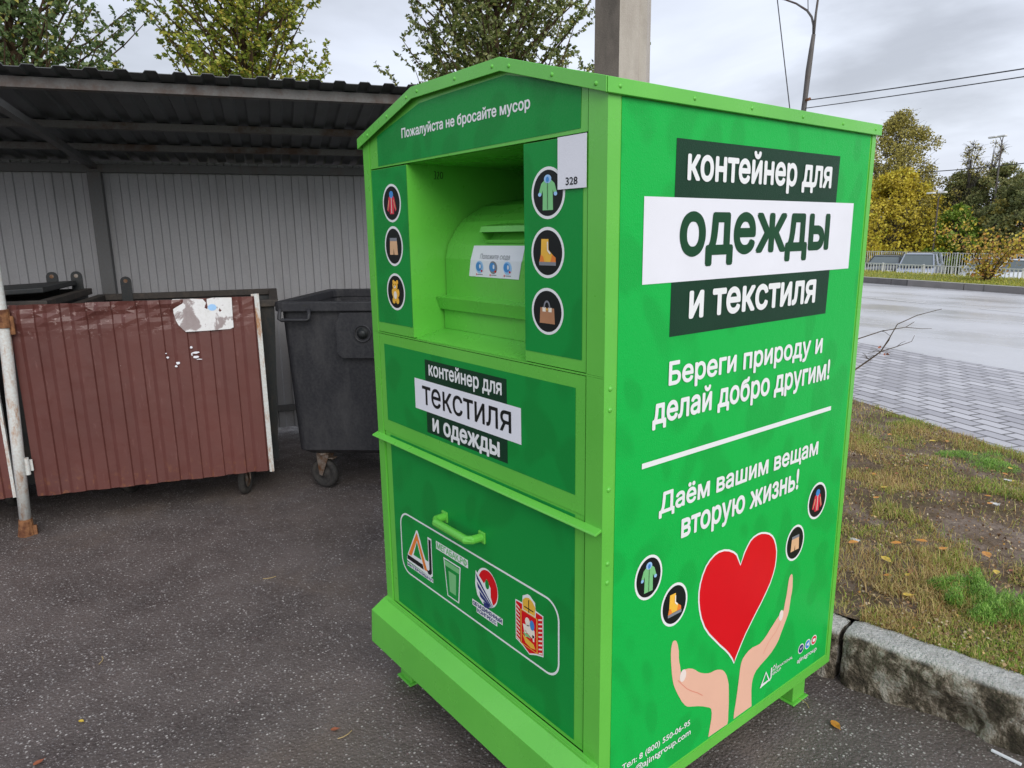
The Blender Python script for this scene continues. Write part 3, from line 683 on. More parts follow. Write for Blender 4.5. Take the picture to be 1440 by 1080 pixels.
    HANDL = [[0.2617,0.5175],[0.2556,0.518],[0.2517,0.5142],[0.2483,0.501],[0.2479,0.4841],[0.2496,0.4637],[0.2527,0.4426],[0.255,0.4257],[0.2585,0.4102],[0.2628,0.3947],[0.2691,0.3803],[0.2769,0.3656],[0.2862,0.3496],[0.2994,0.3281],[0.3133,0.3112],[0.3225,0.3032],[0.3322,0.2981],[0.3664,0.2835],[0.3898,0.2719],[0.4058,0.2622],[0.4187,0.2544],[0.4279,0.2463],[0.4314,0.231],[0.431,0.2147],[0.4265,0.1905],[0.4206,0.162],[0.5076,0.160],[0.5103,0.1705],[0.5096,0.1877],[0.5088,0.2274],[0.5053,0.2679],[0.5028,0.2884],[0.4974,0.3045],[0.4903,0.3213],[0.4803,0.3354],[0.4716,0.3441],[0.4616,0.35],[0.4469,0.3563],[0.4334,0.3595],[0.4203,0.3599],[0.4062,0.3633],[0.3906,0.3696],[0.375,0.378],[0.3634,0.3856],[0.3516,0.3964],[0.3364,0.4071],[0.3215,0.414],[0.307,0.4177],[0.2957,0.417],[0.2902,0.4149],[0.2871,0.4328],[0.282,0.45],[0.28,0.4608],[0.2788,0.4811],[0.2736,0.5005],[0.2681,0.5125]]
    HANDR = [[0.5365,0.162],[0.5376,0.1828],[0.5398,0.1959],[0.5442,0.2221],[0.5477,0.2487],[0.55,0.2701],[0.5522,0.2914],[0.5539,0.3102],[0.5573,0.3281],[0.5646,0.3405],[0.5766,0.3477],[0.5914,0.3538],[0.6101,0.3562],[0.6296,0.3539],[0.6455,0.3531],[0.6627,0.3586],[0.6798,0.3677],[0.6965,0.3804],[0.7136,0.3915],[0.7264,0.4009],[0.7396,0.4074],[0.7503,0.412],[0.762,0.4163],[0.766,0.4377],[0.7722,0.464],[0.7746,0.4831],[0.7764,0.4995],[0.7795,0.5126],[0.7852,0.5197],[0.7927,0.5212],[0.7973,0.5151],[0.7998,0.5029],[0.8022,0.4764],[0.8005,0.4599],[0.7967,0.4439],[0.7944,0.4246],[0.792,0.4053],[0.787,0.3915],[0.7807,0.3805],[0.7686,0.3618],[0.7566,0.3433],[0.7464,0.3258],[0.732,0.3124],[0.7129,0.2999],[0.6883,0.2899],[0.6602,0.2816],[0.6362,0.2718],[0.6266,0.2617],[0.6207,0.25],[0.6179,0.234],[0.6179,0.2168],[0.6206,0.1896],[0.6242,0.162]]
    q = MB(); q.sheet(HANDL, .0020, SIDE); q.mat(1).sheet(ell(.2994, .4033, .0125, .017), .0023, SIDE); line(q.mat(2), [(.28,.3982),(.2987,.3771),(.3178,.3573),(.3406,.3396),(.3637,.3244),(.386,.3063)], .002, .0023, SIDE)
    obj('printed_hand', q, ['skin', 'nail', 'crease'], sp)
    q = MB(); q.sheet(HANDR[::-1], .0020, SIDE); q.mat(1).sheet(ell(.7494, .4037, .011, .017), .0023, SIDE); line(q.mat(2), [(.6676,.3128),(.6796,.3279),(.6919,.3401),(.709,.3504),(.7265,.3596),(.7391,.3714),(.7488,.385)], .0016, .0023, SIDE)
    obj('printed_hand', q, ['skin', 'nail', 'crease'], sp)
    icon('jacket', .9053, .720, .0525, .057, .0018, SIDE, sp, 'round icon of a red jacket with blue collar')
    icon('shorts', .7973, .6177, .049, .055, .0018, SIDE, sp, 'round icon of tan shorts')
    icon('coat', .1564, .7214, .048, .0555, .0018, SIDE, sp, 'round icon of a green coat')
    icon('boot', .2544, .6172, .050, .0565, .0018, SIDE, sp, 'round icon of an orange boot')
    for s_, m_, sh in ((.8806, 'i_navy', 0), (.9192, 'i_blue', 1), (.9562, 'red', 2)):
        q = MB(); q.sheet(ell(s_, .2415, .0165, .0165, 22), .0018, SIDE); q.mat(1).sheet(ell(s_, .2415, .0135, .0135, 22), .0021, SIDE)
        if sh == 1: q.mat(0).sheet([(s_-.009, .2415), (s_-.001, .2385), (s_+.005, .234), (s_+.009, .249)], .0024, SIDE)
        elif sh == 0: line(q.mat(0), [(s_-.007, .246), (s_-.002, .238), (s_, .246), (s_, .240), (s_+.007, .246)], .002, .0024, SIDE)
        else: q.mat(0).sheet(rrect(s_-.008, s_+.008, .236, .247, .003, 3), .0024, SIDE)
        obj('contact_icon', q, ['ink_white', m_], sp)
    return T
build_container()

# ------------------------------------------------------------------ shed frame of reference (u along the wall, m towards the yard)
SA = math.radians(70.5); U = Vector((math.cos(SA), math.sin(SA), 0)); N = Vector((math.sin(SA), -math.cos(SA), 0))
def sh(u, m, z): p = U*u + N*m; return (p.x, p.y, z)

def rib_profile(length, pitch=.115, depth=.010, top=.5, slope=.10, s2=None):
    s2 = s2 or slope
    pts = []; x = 0.0
    while x < length:
        for fx, d in ((0, 0), ((1-top)-slope, 0), (1-top, depth), (1-s2, depth)):
            px = x+fx*pitch
            if px <= length: pts.append((px, d))
        x += pitch
    pts.append((length, 0)); return pts

def build_shed():
    u0, u1 = -4.3, .95
    T = thing('waste_shelter', 'open fronted bin shelter with dark pitched roof and grey profiled sheet wall', 'shelter', sh(-1.6, -2.7, 0))
    pr = rib_profile(u1-u0, .115, .009, .45, .06)
    w = MB(); vs = []; nz = 2
    for z in (.03, 2.043):
        for x, d in pr: vs.append(sh(u0+x, -3.475+d, z))
    for z in (.03, 2.043):
        for x, d in pr: vs.append(sh(u0+x, -3.4765+d, z))
    n = len(pr)
    w.add(vs, [(i, i+1, n+i+1, n+i) for i in range(n-1)] + [(3*n+i, 3*n+i+1, 2*n+i+1, 2*n+i) for i in range(n-1)] + [(2*n+i, 2*n+i+1, i+1, i) for i in range(n-1)] + [(n+i, n+i+1, 3*n+i+1, 3*n+i) for i in range(n-1)])
    wall = obj('rear_wall', w, 'shedwall', T)
    obj('wall_rail', MB().box((u0, -3.462, .17), (u1, -3.43, .215), sh), 'shedframe', T, bevel=.002)
    obj('top_rail', MB().box((u0, -3.462, 1.965), (u1, -3.41, 2.02), sh), 'shedframe', T, bevel=.002)
    zr = lambda m: 2.045 + (m+3.50)*(2.262-2.045)/(1.75)      # underside of the roof sheet
    # posts
    for u in (-3.6, -1.39, .85):
        obj('post', MB().box((u-.042, -3.46, 0), (u+.042, -3.385, 1.965), sh), 'shedframe', T, bevel=.003)
    # rafters
    for u in (-3.6, -1.39, .85):
        r = MB(); r.prism([(-3.41, 1.985), (-1.60, 2.097), (-1.60, 2.134), (-3.41, 2.020)], u-.02, u+.02, lambda a, b, h: sh(h, a, b)); obj('rafter', r, 'shedframe', T)
    for m_ in (-3.0, -2.5):
        z = zr(m_); obj('purlin', MB().box((u0+.05, m_-.025, z-.044), (u1-.05, m_+.025, z-.004), sh), 'beam', T, bevel=.002)
    z = zr(-1.80); obj('front_beam', MB().box((u0+.05, -1.83, z-.052), (u1-.05, -1.77, z-.003), sh), 'beam', T, bevel=.002)
    # roof sheet: ribs run down the slope
    pr = rib_profile(u1+.1-u0, .125, .012, .45, .08); r = MB(); vs = []
    ms = [-3.60, -2.6, -1.67]
    for m_ in ms:
        for x, d in pr: vs.append(sh(u0-.05+x, m_, zr(m_)+d+.001))
    for m_ in ms:
        for x, d in pr: vs.append(sh(u0-.05+x, m_, zr(m_)+d+.004))
    n = len(pr); k = len(ms)
    fs = []
    for j in range(k-1): fs += [(j*n+i+1, j*n+i, (j+1)*n+i, (j+1)*n+i+1) for i in range(n-1)] + [((k+j)*n+i, (k+j)*n+i+1, (k+j+1)*n+i+1, (k+j+1)*n+i) for i in range(n-1)]
    fs += [((k-1)*n+i, (k-1)*n+i+1, (2*k-1)*n+i+1, (2*k-1)*n+i) for i in range(n-1)] + [(i+1, i, k*n+i, k*n+i+1) for i in range(n-1)]
    r.add(vs, fs); obj('roof', r, 'shedroof', T)
build_shed()

def gate_sheet(T, ua, ub, m_, z0, z1, seed):
    pr = rib_profile(ub-ua, .1155, .009, .52, .16, .05); g = MB(); nz = 44; vs = []
    def dent(u, z):
        t = max(0, (z-(z1-.17))/.17)
        d = noise.noise(Vector((u*9+seed, z*14, 1.3)))*.020*t*1.6 + noise.noise(Vector((u*26+seed, z*30, 4.)))*.016*t
        d += noise.noise(Vector((u*3+seed, z*2.2, 7)))*.006
        b = max(0, (.10-(z-z0))/.10); d += noise.noise(Vector((u*11, seed, 2.)))*.007*b
        return d
    n = len(pr)
    for s in (0, -.0016):
        for j in range(nz+1):
            z = z0+(z1-z0)*j/nz
            for x, d in pr: vs.append(sh(ua+x, m_+s+d+dent(x, z), z + (0 if 0 < j < nz else .004*noise.noise(Vector((x*7, seed, z))))))
    F = (nz+1)*n
    fs = [(j*n+i, j*n+i+1, (j+1)*n+i+1, (j+1)*n+i) for j in range(nz) for i in range(n-1)] + [(F+j*n+i+1, F+j*n+i, F+(j+1)*n+i, F+(j+1)*n+i+1) for j in range(nz) for i in range(n-1)]
    fs += [(nz*n+i, nz*n+i+1, F+nz*n+i+1, F+nz*n+i) for i in range(n-1)] + [(i+1, i, F+i, F+i+1) for i in range(n-1)]
    g.add(vs, fs); return obj('sheet_panel', g, 'maroon', T)

def build_gates():
    z0, z1 = .192, 1.196
    T = thing('gate_leaf', 'dented maroon profiled sheet gate leaf with torn white notice at its top', 'gate', sh(-1.0, -1.9, 0), 'gate leaves of the shelter')
    p = gate_sheet(T, -1.553, -.395, -1.885, z0, z1, 2.1)
    obj('frame_edge', MB().box((-.393, -1.905, z0-.005), (-.368, -1.868, z1+.012), sh).box((-.41, -1.909, z0-.004), (-.368, -1.9055, z1+.010), sh), 'palepaint', T, bevel=.002)
    obj('frame_rail', MB().box((-1.55, -1.925, z1-.06), (-.41, -1.900, z1-.02), sh), 'shedframe', T); obj('frame_rail', MB().box((-1.55, -1.925, z0+.05), (-.41, -1.900, z0+.09), sh), 'shedframe', T)
    # torn notice
    q = MB(); pts = [(-.80, 1.196), (-.802, 1.125), (-.795, 1.085), (-.785, 1.06), (-.766, 1.035), (-.752, 1.020), (-.65, 1.021), (-.53, 1.024), (-.512, 1.032), (-.511, 1.10), (-.508, 1.194), (-.60, 1.197), (-.64, 1.190), (-.70, 1.195)]
    q.prism(pts, .0, .0008, lambda a, b, h: sh(a, -1.8705+h, b))
    q.mat(1).sheet(ell(-.610, 1.145, .022, .018, 14), .0016, lambda a, b, h: sh(a, -1.8705+h, b))
    n_ = obj('torn_notice', q, ['paper', 'i_lblue'], T)
    for (u, z, a, b) in ((-.855, .888, .010, .006), (-.808, .855, .012, .009), (-.818, .838, .008, .006), (-.735, .935, .008, .007), (-.715, .905, .022, .006), (-.715, .882, .022, .007), (-.735, .898, .004, .01), (-.86, .91, .005, .003), (-.70, .868, .018, .003)):
        s = MB(); s.sheet([(u+a*math.cos(t)*random.uniform(.6, 1.1), z+b*math.sin(t)*random.uniform(.6, 1.2)) for t in [i*PI/4 for i in range(8)]], .0012, lambda a_, b_, h: sh(a_, -1.8705+h, b_))
        obj('paper_scrap', s, 'sign_white', T)
    T2 = thing('gate_leaf', 'maroon profiled sheet gate leaf cut off by the left edge, left of the rusty pole', 'gate', sh(-2.3, -1.9, 0), 'gate leaves of the shelter')
    gate_sheet(T2, -2.86, -1.672, -1.915, z0-.002, z1-.01, 8.4)
    obj('frame_edge', MB().box((-1.670, -1.925, z0), (-1.655, -1.905, z1), sh), 'palepaint', T2)
    # pole carrying the hinges, slightly leaning
    P = thing('hinge_pole', 'leaning pale blue steel pole with rusty foot between the maroon gates', 'pole', sh(-1.614, -1.86, 0))
    top = 2.19; pu = lambda z: -1.616+.046*min(z, 1.1)
    obj('shaft', MB().tube([sh(pu(z), -1.845, z) for z in (.085, .5, 1.0, 1.5, 2.0, top)], .027, 16), 'palepaint', P, True)
    obj('rusty_foot', MB().tube([sh(pu(0)-.002, -1.845, 0), sh(pu(.05), -1.845, .05), sh(pu(.09), -1.845, .090)], [.040, .034, .0305], 12).box((-1.60, -1.85, 0), (-1.565, -1.835, .05), sh), 'rust', P)
    for z in (.37, 1.10): obj('hinge', MB().tube([sh(pu(z)+.032, -1.85, z-.045), sh(pu(z)+.032, -1.85, z+.045)], .012, 10).box((pu(z)+.02, -1.87, z-.03), (-1.545, -1.862, z+.03), sh), 'palepaint' if z < 1 else 'rust', P)
    obj('clamp', MB().tube([sh(pu(1.13), -1.845, 1.09), sh(pu(1.18), -1.845, 1.18)], .0325, 16), 'rust', P)
build_gates()

def wheel(parent, c, ax, r, wdt, n=28):
    """tyre + hub on axis ax through c"""
    w = wdt/2
    t = obj('wheel', MB().lathe([(r*.55, -w*.8), (r*.86, -w), (r*.97, -w*.75), (r, -w*.25), (r, w*.25), (r*.97, w*.75), (r*.86, w), (r*.55, w*.8), (r*.55, -w*.8)], c, ax, n), 'rubber', parent, True)
    obj('hub', MB().lathe([(0, -w*.7), (r*.18, -w*.9), (r*.2, -w*.6), (r*.5, -w*.5), (r*.56, -w*.8), (r*.56, w*.8), (r*.5, w*.5), (r*.2, w*.6), (r*.18, w*.9), (0, w*.7)], c, ax, n), 'castermetal', t, True)
def metal_bin(u0, u1, m0, m1, zr, label, lugs, wheels):
    T = thing('steel_bin', label, 'waste bin', sh((u0+u1)/2, (m0+m1)/2, 0), 'dark steel bins behind the gates')
    b = MB(); th = .006; zb = .20; tp = .05
    def fr_(a, d, z):      # tapered box point: a, d in 0..1
        k = (z-zb)/(zr-zb); i = tp*(1-k)
        return sh(u0+i+(u1-u0-2*i)*a, m0+i+(m1-m0-2*i)*d, z)
    # outer and inner walls with rim
    o = [fr_(0,0,zb), fr_(1,0,zb), fr_(1,1,zb), fr_(0,1,zb), fr_(0,0,zr), fr_(1,0,zr), fr_(1,1,zr), fr_(0,1,zr)]
    e = .008
    i_ = [fr_(e,e,zb+e), fr_(1-e,e,zb+e), fr_(1-e,1-e,zb+e), fr_(e,1-e,zb+e), fr_(e,e,zr), fr_(1-e,e,zr), fr_(1-e,1-e,zr), fr_(e,1-e,zr)]
    b.add(o+i_, [(0,3,2,1),(0,1,5,4),(1,2,6,5),(2,3,7,6),(3,0,4,7),(8,9,10,11),(9,8,12,13),(10,9,13,14),(11,10,14,15),(8,11,15,12),(4,5,13,12),(5,6,14,13),(6,7,15,14),(7,4,12,15)])
    for k in range(1, 5):
        f = k/5; b.prism([(f-.02, zb+.05), (f+.02, zb+.05), (f+.02, zr-.06), (f-.02, zr-.06)], 1.0, 1.012, lambda a, z, d: fr_(a, d, z))
    obj('body', b, 'binmetal', T)
    r = MB()
    for a, c in (((u0-.02, m0-.02), (u1+.02, m0+.03)), ((u0-.02, m1-.03), (u1+.02, m1+.02)), ((u0-.02, m0+.031), (u0+.03, m1-.031)), ((u1-.03, m0+.031), (u1+.02, m1-.031))):
        r.box((a[0], a[1], zr-.035), (c[0], c[1], zr+.004), sh)
    obj('rim', r, 'binrim', T, bevel=.004)
    for u, m_, along in lugs:
        pts = [(-.032, -.05)] + [(.032*math.cos(t), .085+.032*math.sin(t)) for t in [PI-i*PI/8 for i in range(9)]] + [(.032, -.05)]
        hole = [(.010*math.cos(-i*PI/4), .088+.010*math.sin(-i*PI/4)) for i in range(8)]
        l = MB(); l.prism(pts, -.006, .006, (lambda a, z, h: sh(u+a, m_+h, zr+z)) if along else (lambda a, z, h: sh(u+h, m_+a, zr+z)))
        lg = obj('lifting_lug', l, 'binmetal', T); hb = MB(); hb.lathe([(0, .0085), (.012, .0085), (.012, .006)], sh(u, m_, zr+.088), N if along else U, 14); obj('bolt', hb, 'castermetal', lg)
    for u, m_ in wheels: wheel(T, sh(u, m_, .095), U*.9+N*.25, .095, .04); obj('bracket', MB().box((u-.04, m_-.04, .19), (u+.04, m_+.04, .205), sh).box((u-.032, m_-.02, .09), (u-.027, m_+.02, .19), sh).box((u+.027, m_-.02, .09), (u+.032, m_+.02, .19), sh), 'castermetal', T)
metal_bin(-1.36, -.29, -2.98, -2.03, 1.158, 'open dark steel bin with worn brown rim behind the gate with the notice', [(-1.20, -2.95, True)], [(-.54, -2.09), (-1.2, -2.36), (-.54, -2.85), (-1.2, -2.85)])
metal_bin(-2.75, -1.43, -2.98, -2.03, 1.20, 'dark steel bin with two lifting lugs at far left behind the pole', [(-1.61, -2.94, True), (-1.475, -2.94, True)], [(-1.8, -2.36), (-2.5, -2.36), (-1.65, -2.85), (-2.5, -2.85)])
# sagging lid lying across the left bin
ld = MB(); ld.prism([(-2.7, 1.215), (-2.0, 1.21), (-1.47, 1.232), (-1.47, 1.262), (-2.0, 1.238), (-2.7, 1.245)], -2.9, -2.2, lambda a, z, h: sh(a, h, z))
tag(obj('bin_lid', ld, 'binmetal', None, bevel=.006, loc=sh(-2.0, -2.5, 1.22)), 'dark bent lid lying across the steel bin at far left', 'bin lid')

def plastic_bin():
    a = math.radians(48); u = Vector((math.cos(a), math.sin(a), 0)); n = Vector((math.sin(a), -math.cos(a), 0))
    P0 = Vector((-1.93, .60, 0)) + n*.12
    fr_ = lambda x, y, z: tuple(P0 + u*x - n*y + Vector((0, 0, z)))     # x along front, y backwards
    T = thing('wheeled_bin', 'scuffed charcoal plastic four-wheeled bin standing beside the green container', 'waste bin', fr_(.5, .5, 0))
    zb, zt = .235, 1.10; x0, x1, y1 = -.150, 1.08, .95
    def ringpts(z, ins, r=.045, n_=5):
        k = (z-zb)/(zt-zb); i = .030*(1-k)+ins
        return [(x, y, z) for x, y in rrect(x0+i, x1-i, i*1.3, y1-i, r, n_)]
    zs = [zb, zb+.03, .45, .70, .93, zt]
    b = MB(); rings = [ringpts(z, .03 if j == 0 else 0) for j, z in enumerate(zs)] + [ringpts(zt, .015)] + [ringpts(zb+.05, .03)]
    n_ = len(rings[0]); vs = [fr_(*p) for r_ in rings for p in r_]
    fs = [(j*n_+i, j*n_+(i+1) % n_, (j+1)*n_+(i+1) % n_, (j+1)*n_+i) for j in range(len(rings)-1) for i in range(n_)] + [tuple(range(n_-1, -1, -1)), tuple(range((len(rings)-1)*n_, len(rings)*n_))]
    b.add(vs, fs)
    # moulded boss round the lifting pin
    b.prism([(.17, .86), (.20, .83), (.50, .83), (.50, 1.09), (.20, 1.09), (.17, 1.02)], -.022, .03, lambda p, z, h: fr_(p, h, z))
    obj('body', b, 'plastic', T, bevel=.006)
    r = MB(); out = rrect(x0-.035, x1+.035, -.03, y1+.03, .06, 4); inn = rrect(x0+.02, x1-.02, .03, y1-.02, .06, 4); m_ = len(out)
    for (za, zc) in ((zt-.002, zt+.052),):
        vs = [fr_(x, y, z) for z in (za, zc) for L_ in (out, inn) for x, y in L_]
        fs = []
        for i in range(m_):
            j = (i+1) % m_
            fs += [(i, j, 2*m_+j, 2*m_+i), (m_+j, m_+i, 3*m_+i, 3*m_+j), (2*m_+i, 2*m_+j, 3*m_+j, 3*m_+i), (j, i, m_+i, m_+j)]
        r.add(vs, fs)
    obj('rim', r, 'plastic', T, bevel=.006)
    h = MB().tube([fr_(x0+.012, -.03, 1.115), fr_(x0+.005, -.04, 1.058), fr_(x0+.02, -.042, 1.052), fr_(.015, -.042, 1.052), fr_(.028, -.04, 1.058), fr_(.028, -.03, 1.115)], .011, 8)
    obj('handle', h, 'plastic', T, True)
    sl = MB().box((-.005, -.031, 1.128), (.015, -.0305, 1.138), fr_); obj('slot', sl, 'black', T)
    pin = MB().lathe([(.0, .02), (.018, .02), (.022, .012), (.022, 0), (.034, 0), (.034, -.01)], fr_(.325, -.023, .972), n, 18); obj('lifting_pin', pin, 'binmetal', T, True)
    obj('boss_ring', MB().lathe([(.040, 0), (.044, .008), (.050, .008), (.052, 0)], fr_(.325, -.022, .972), n, 20), 'plastic', T, True)
    # castors
    for x, y in ((.0, .12), (.95, .12), (.0, .85), (.95, .85)):
        c = Vector(fr_(x, y, .095)); ax = (n*.95-u*.3).normalized(); cr = obj('castor', MB().lathe([(0, 0), (.045, 0), (.045, .012), (0, .012)], c+Vector((0, 0, .125)), (0, 0, 1), 14), 'castermetal', T)
        side = Vector((0, 0, 1)).cross(ax)
        fk = MB()
        for s in (-.026, .026):
            fk.prism([(-.055, .125), (.035, .125), (.022, -.005), (.002, -.012)], s-.002, s+.002, lambda p, z, h, c=c, ax=ax, side=side: tuple(c+side*(-p)+ax*h+Vector((0, 0, z))))
        obj('fork', fk, 'castermetal', cr)
        br = MB().box((-.08, -.02, .10), (-.04, .02, .106), lambda p, q_, z, c=c, ax=ax, side=side: tuple(c+side*(-p)+ax*q_+Vector((0, 0, z)))); obj('brake_pedal', br, 'castermetal', cr)
        w = .017; r_ = .092
        obj('tyre', MB().lathe([(0, -w*.7), (r_*.2, -w), (r_*.25, -w*.5), (r_*.62, -w*.45), (r_*.68, -w*1.1), (r_*.9, -w*1.1), (r_, -w*.5), (r_, w*.5), (r_*.9, w*1.1), (r_*.68, w*1.1), (r_*.62, w*.45), (r_*.25, w*.5), (r_*.2, w), (0, w*.7)], c, ax, 30), 'rubber', cr, True)
plastic_bin()

# ------------------------------------------------------------------ road frame (p along the road, q away)
RA = math.radians(160); E_ = Vector((math.cos(RA), math.sin(RA), 0)); Q_ = Vector((-math.sin(RA), -math.cos(RA)*1, 0)); Q_ = Vector((.34202, .93969, 0))
def rd(p, q, z): v = E_*p + Q_*q; return (v.x, v.y, z)

# ground sheets
def kerb_line(s):
    """kerb face, running from the right of the picture leftwards, then round the yard"""
    pts = [(4.5, 1.90), (3.0, 1.56), (1.5, 1.225), (.95, 1.14), (.2, 1.12), (-.3, 1.35), (-.62, 1.9), (-.9, 2.9), (-1.2, 4.0), (-1.35, 4.9)]
    return pts
KP = kerb_line(0)
def off_line(pts, d):
    o = []
    for i, p in enumerate(pts):
        a = pts[max(i-1, 0)]; b = pts[min(i+1, len(pts)-1)]; dx, dy = b[0]-a[0], b[1]-a[1]; L = math.hypot(dx, dy)
        o.append((p[0]+dy/L*d, p[1]-dx/L*d))
    return o
def ground():
    g = MB(); S = 700; g.box((-S, -S, -1.9), (S, S, -1.60)); struct(obj('ground', g, 'outer'))
    y = MB().grid(lambda a, b: (-14+20*a, -9+22*b, 0.0), 20, 20)
    struct(obj('asphalt_yard', y, 'asphalt'))
    y = MB().box((-13.99, -8.99, -1.58), (5.99, 12.99, -.004)); struct(obj('yard_base', y, 'outer'))
    # pavement: near edge is not quite parallel to the road
    pv = MB(); ne = lambda p: 4.24+(-p)*(.0)+.105*(p+.0)*.0
    a = [(-9, 3.20), (0.0, 4.00), (2.4, 4.26), (6, 4.62), (30, 4.7)]
    vs = [rd(p, q, .100) for p, q in a] + [rd(p, 6.70, .100) for p, q in a] + [rd(p, q, .0) for p, q in a] + [rd(p, 6.70, .0) for p, q in a]
    n = len(a); fs = [(i+1, i, n+i, n+i+1) for i in range(n-1)] + [(n+i+1, n+i, 3*n+i, 3*n+i+1) for i in range(n-1)] + [(i, i+1, 2*n+i+1, 2*n+i) for i in range(n-1)]
    pv.add(vs, fs); struct(obj('pavement', pv, 'paving'))
    r = MB().grid(lambda a, b: rd(-60+160*a, 6.0+10.2*b, .004), 16, 4); struct(obj('road', r, 'road'))
    ln = MB()
    for i in range(-8, 14):
        ln.add([rd(i*4.4, 12.36, .008), rd(i*4.4+3.3, 12.36, .008), rd(i*4.4+3.3, 12.47, .008), rd(i*4.4, 12.47, .008)], [(0,1,2,3)])
    ln.add([rd(-60, 6.98, .008), rd(90, 6.98, .008), rd(90, 7.08, .008), rd(-60, 7.08, .008)], [(0,1,2,3)])
    struct(obj('road_marking', ln, 'lane'))
    k = MB(); kq = lambda p: 15.98-.012*(p-10)
    for i in range(-30, 60):
        p0, p1 = i*2.2, i*2.2+2.18
        k.mat(0).box((0, 0, 0), (1, 1, 1), lambda a, b, c: rd(p0+(p1-p0)*a, kq(p0+(p1-p0)*a)+.16*b, -.05+.215*c))
        k.mat(1).add([rd(p0, kq(p0)-.002, .167), rd(p1, kq(p1)-.002, .167), rd(p1, kq(p1)+.16, .167), rd(p0, kq(p0)+.16, .167)], [(0,1,2,3)])
    struct(obj('far_kerb', k, ['farkerb', 'kerbtop']))
    vz = lambda q: .165 if q < 18.6 else (.165-(q-18.6)/7.4*1.0 if q < 26 else (-.835-(q-26)/3*.56 if q < 29 else -1.395))
    def vf(a, b):
        q = 16.14+26*b; p = -60+160*a; return rd(p, max(q, kq(p)+.15), vz(q)+.03*noise.noise(Vector((p*.5, q*.5, 0))))
    struct(obj('verge', MB().grid(vf, 120, 50), 'verge'))
    struct(obj('parking_lot', MB().grid(lambda a, b: rd(-40+120*a, 29.6+6.6*b, -1.32), 8, 3), 'road'))
    # lawn between kerb and pavement
    back = off_line(KP, .115)
    lo = MB(); nu, nv = 150, 90
    def near(t):
        t *= len(back)-1; i = min(int(t), len(back)-2); f = t-i; return Vector((back[i][0]*(1-f)+back[i+1][0]*f, back[i][1]*(1-f)+back[i+1][1]*f, 0))
    fa = [rd(-5.0, 3.57, 0), rd(-2.5, 3.79, 0), rd(0.0, 4.01, 0), rd(1.4, 4.16, 0), rd(2.4, 4.27, 0), rd(3.0, 4.33, 0), rd(3.3, 4.36, 0)]
    def far(t):
        t *= len(fa)-1; i = min(int(t), len(fa)-2); f = t-i; return Vector(fa[i])*(1-f)+Vector(fa[i+1])*f
    def lf(a, b):
        P = near(a)*(1-b)+far(a)*b
        z = .192*(1-b)+.103*b + .028*noise.noise(Vector((P.x*2.2, P.y*2.2, 0)))*min(1, b*12)*min(1, (1-b)*12) + .008*noise.noise(P*14)
        return (P.x, P.y, z)
    lo.grid(lf, nu, nv); struct(obj('lawn', lo, 'soil', smooth=True))
    return lf
LF = ground()
def kerb():
    k = MB(); inn = off_line(KP, .125)
    # walk along the kerb in stones of one metre with open joints
    L = [0]
    for i in range(len(KP)-1): L.append(L[-1]+math.dist(KP[i], KP[i+1]))
    def at(d, pts):
        for i in range(len(L)-1):
            if d <= L[i+1] or i == len(L)-2:
                f = (d-L[i])/(L[i+1]-L[i]); return Vector((pts[i][0]*(1-f)+pts[i+1][0]*f, pts[i][1]*(1-f)+pts[i+1][1]*f, 0))
    d0 = -.42; idx = 0
    while d0 < L[-1]:
        a, b = max(d0+.008, 0), min(d0+.99, L[-1]); sd = idx*3.7; nx = 60
        prof = [(0, -.02), (0, .03), (0, .07), (0, .11), (0, .15), (.004, .175), (.016, .190), (.04, .198), (.07, .199), (.10, .199), (.124, .196), (.125, .13), (.125, .0)]
        dz = -.004*(idx % 2)+(-.012 if idx == 4 else 0)
        def fn(s, t):
            j = t*(len(prof)-1); i = min(int(j), len(prof)-2); f = j-i; w = prof[i][0]*(1-f)+prof[i+1][0]*f; z = prof[i][1]*(1-f)+prof[i+1][1]*f
            d = a+(b-a)*s; P = at(d, KP).lerp(at(d, inn), w/.125)
            edge = min(s, 1-s)*(b-a); chip = .020*max(0, 1-edge/.03)
            q = Vector((d*9, z*9+sd, w*9)); r = noise.noise(q)*.014+noise.noise(q*3.2)*.009+noise.noise(q*9)*.0045
            top = 1 if z > .16 else 0
            big = max(0, noise.noise(Vector((d*3.2+sd, 0, z*3)))-.1)*.075
            dirv = (at(d, inn)-at(d, KP)).normalized()
            P = P + dirv*((r+big+chip)*(1-top*.6) if w < .06 else 0)
            return (P.x, P.y, z+dz+(r*.35-chip*.4 if top else 0))
        k.grid(fn, nx, 30)
        for e in (0, 1):   # end faces
            k.add([fn(e, j/30) for j in range(31)], [tuple(range(31)) if e == 0 else tuple(range(30, -1, -1))])
        d0 += 1.0; idx += 1
    struct(obj('kerb', k, 'kerb', smooth=True))
kerb()

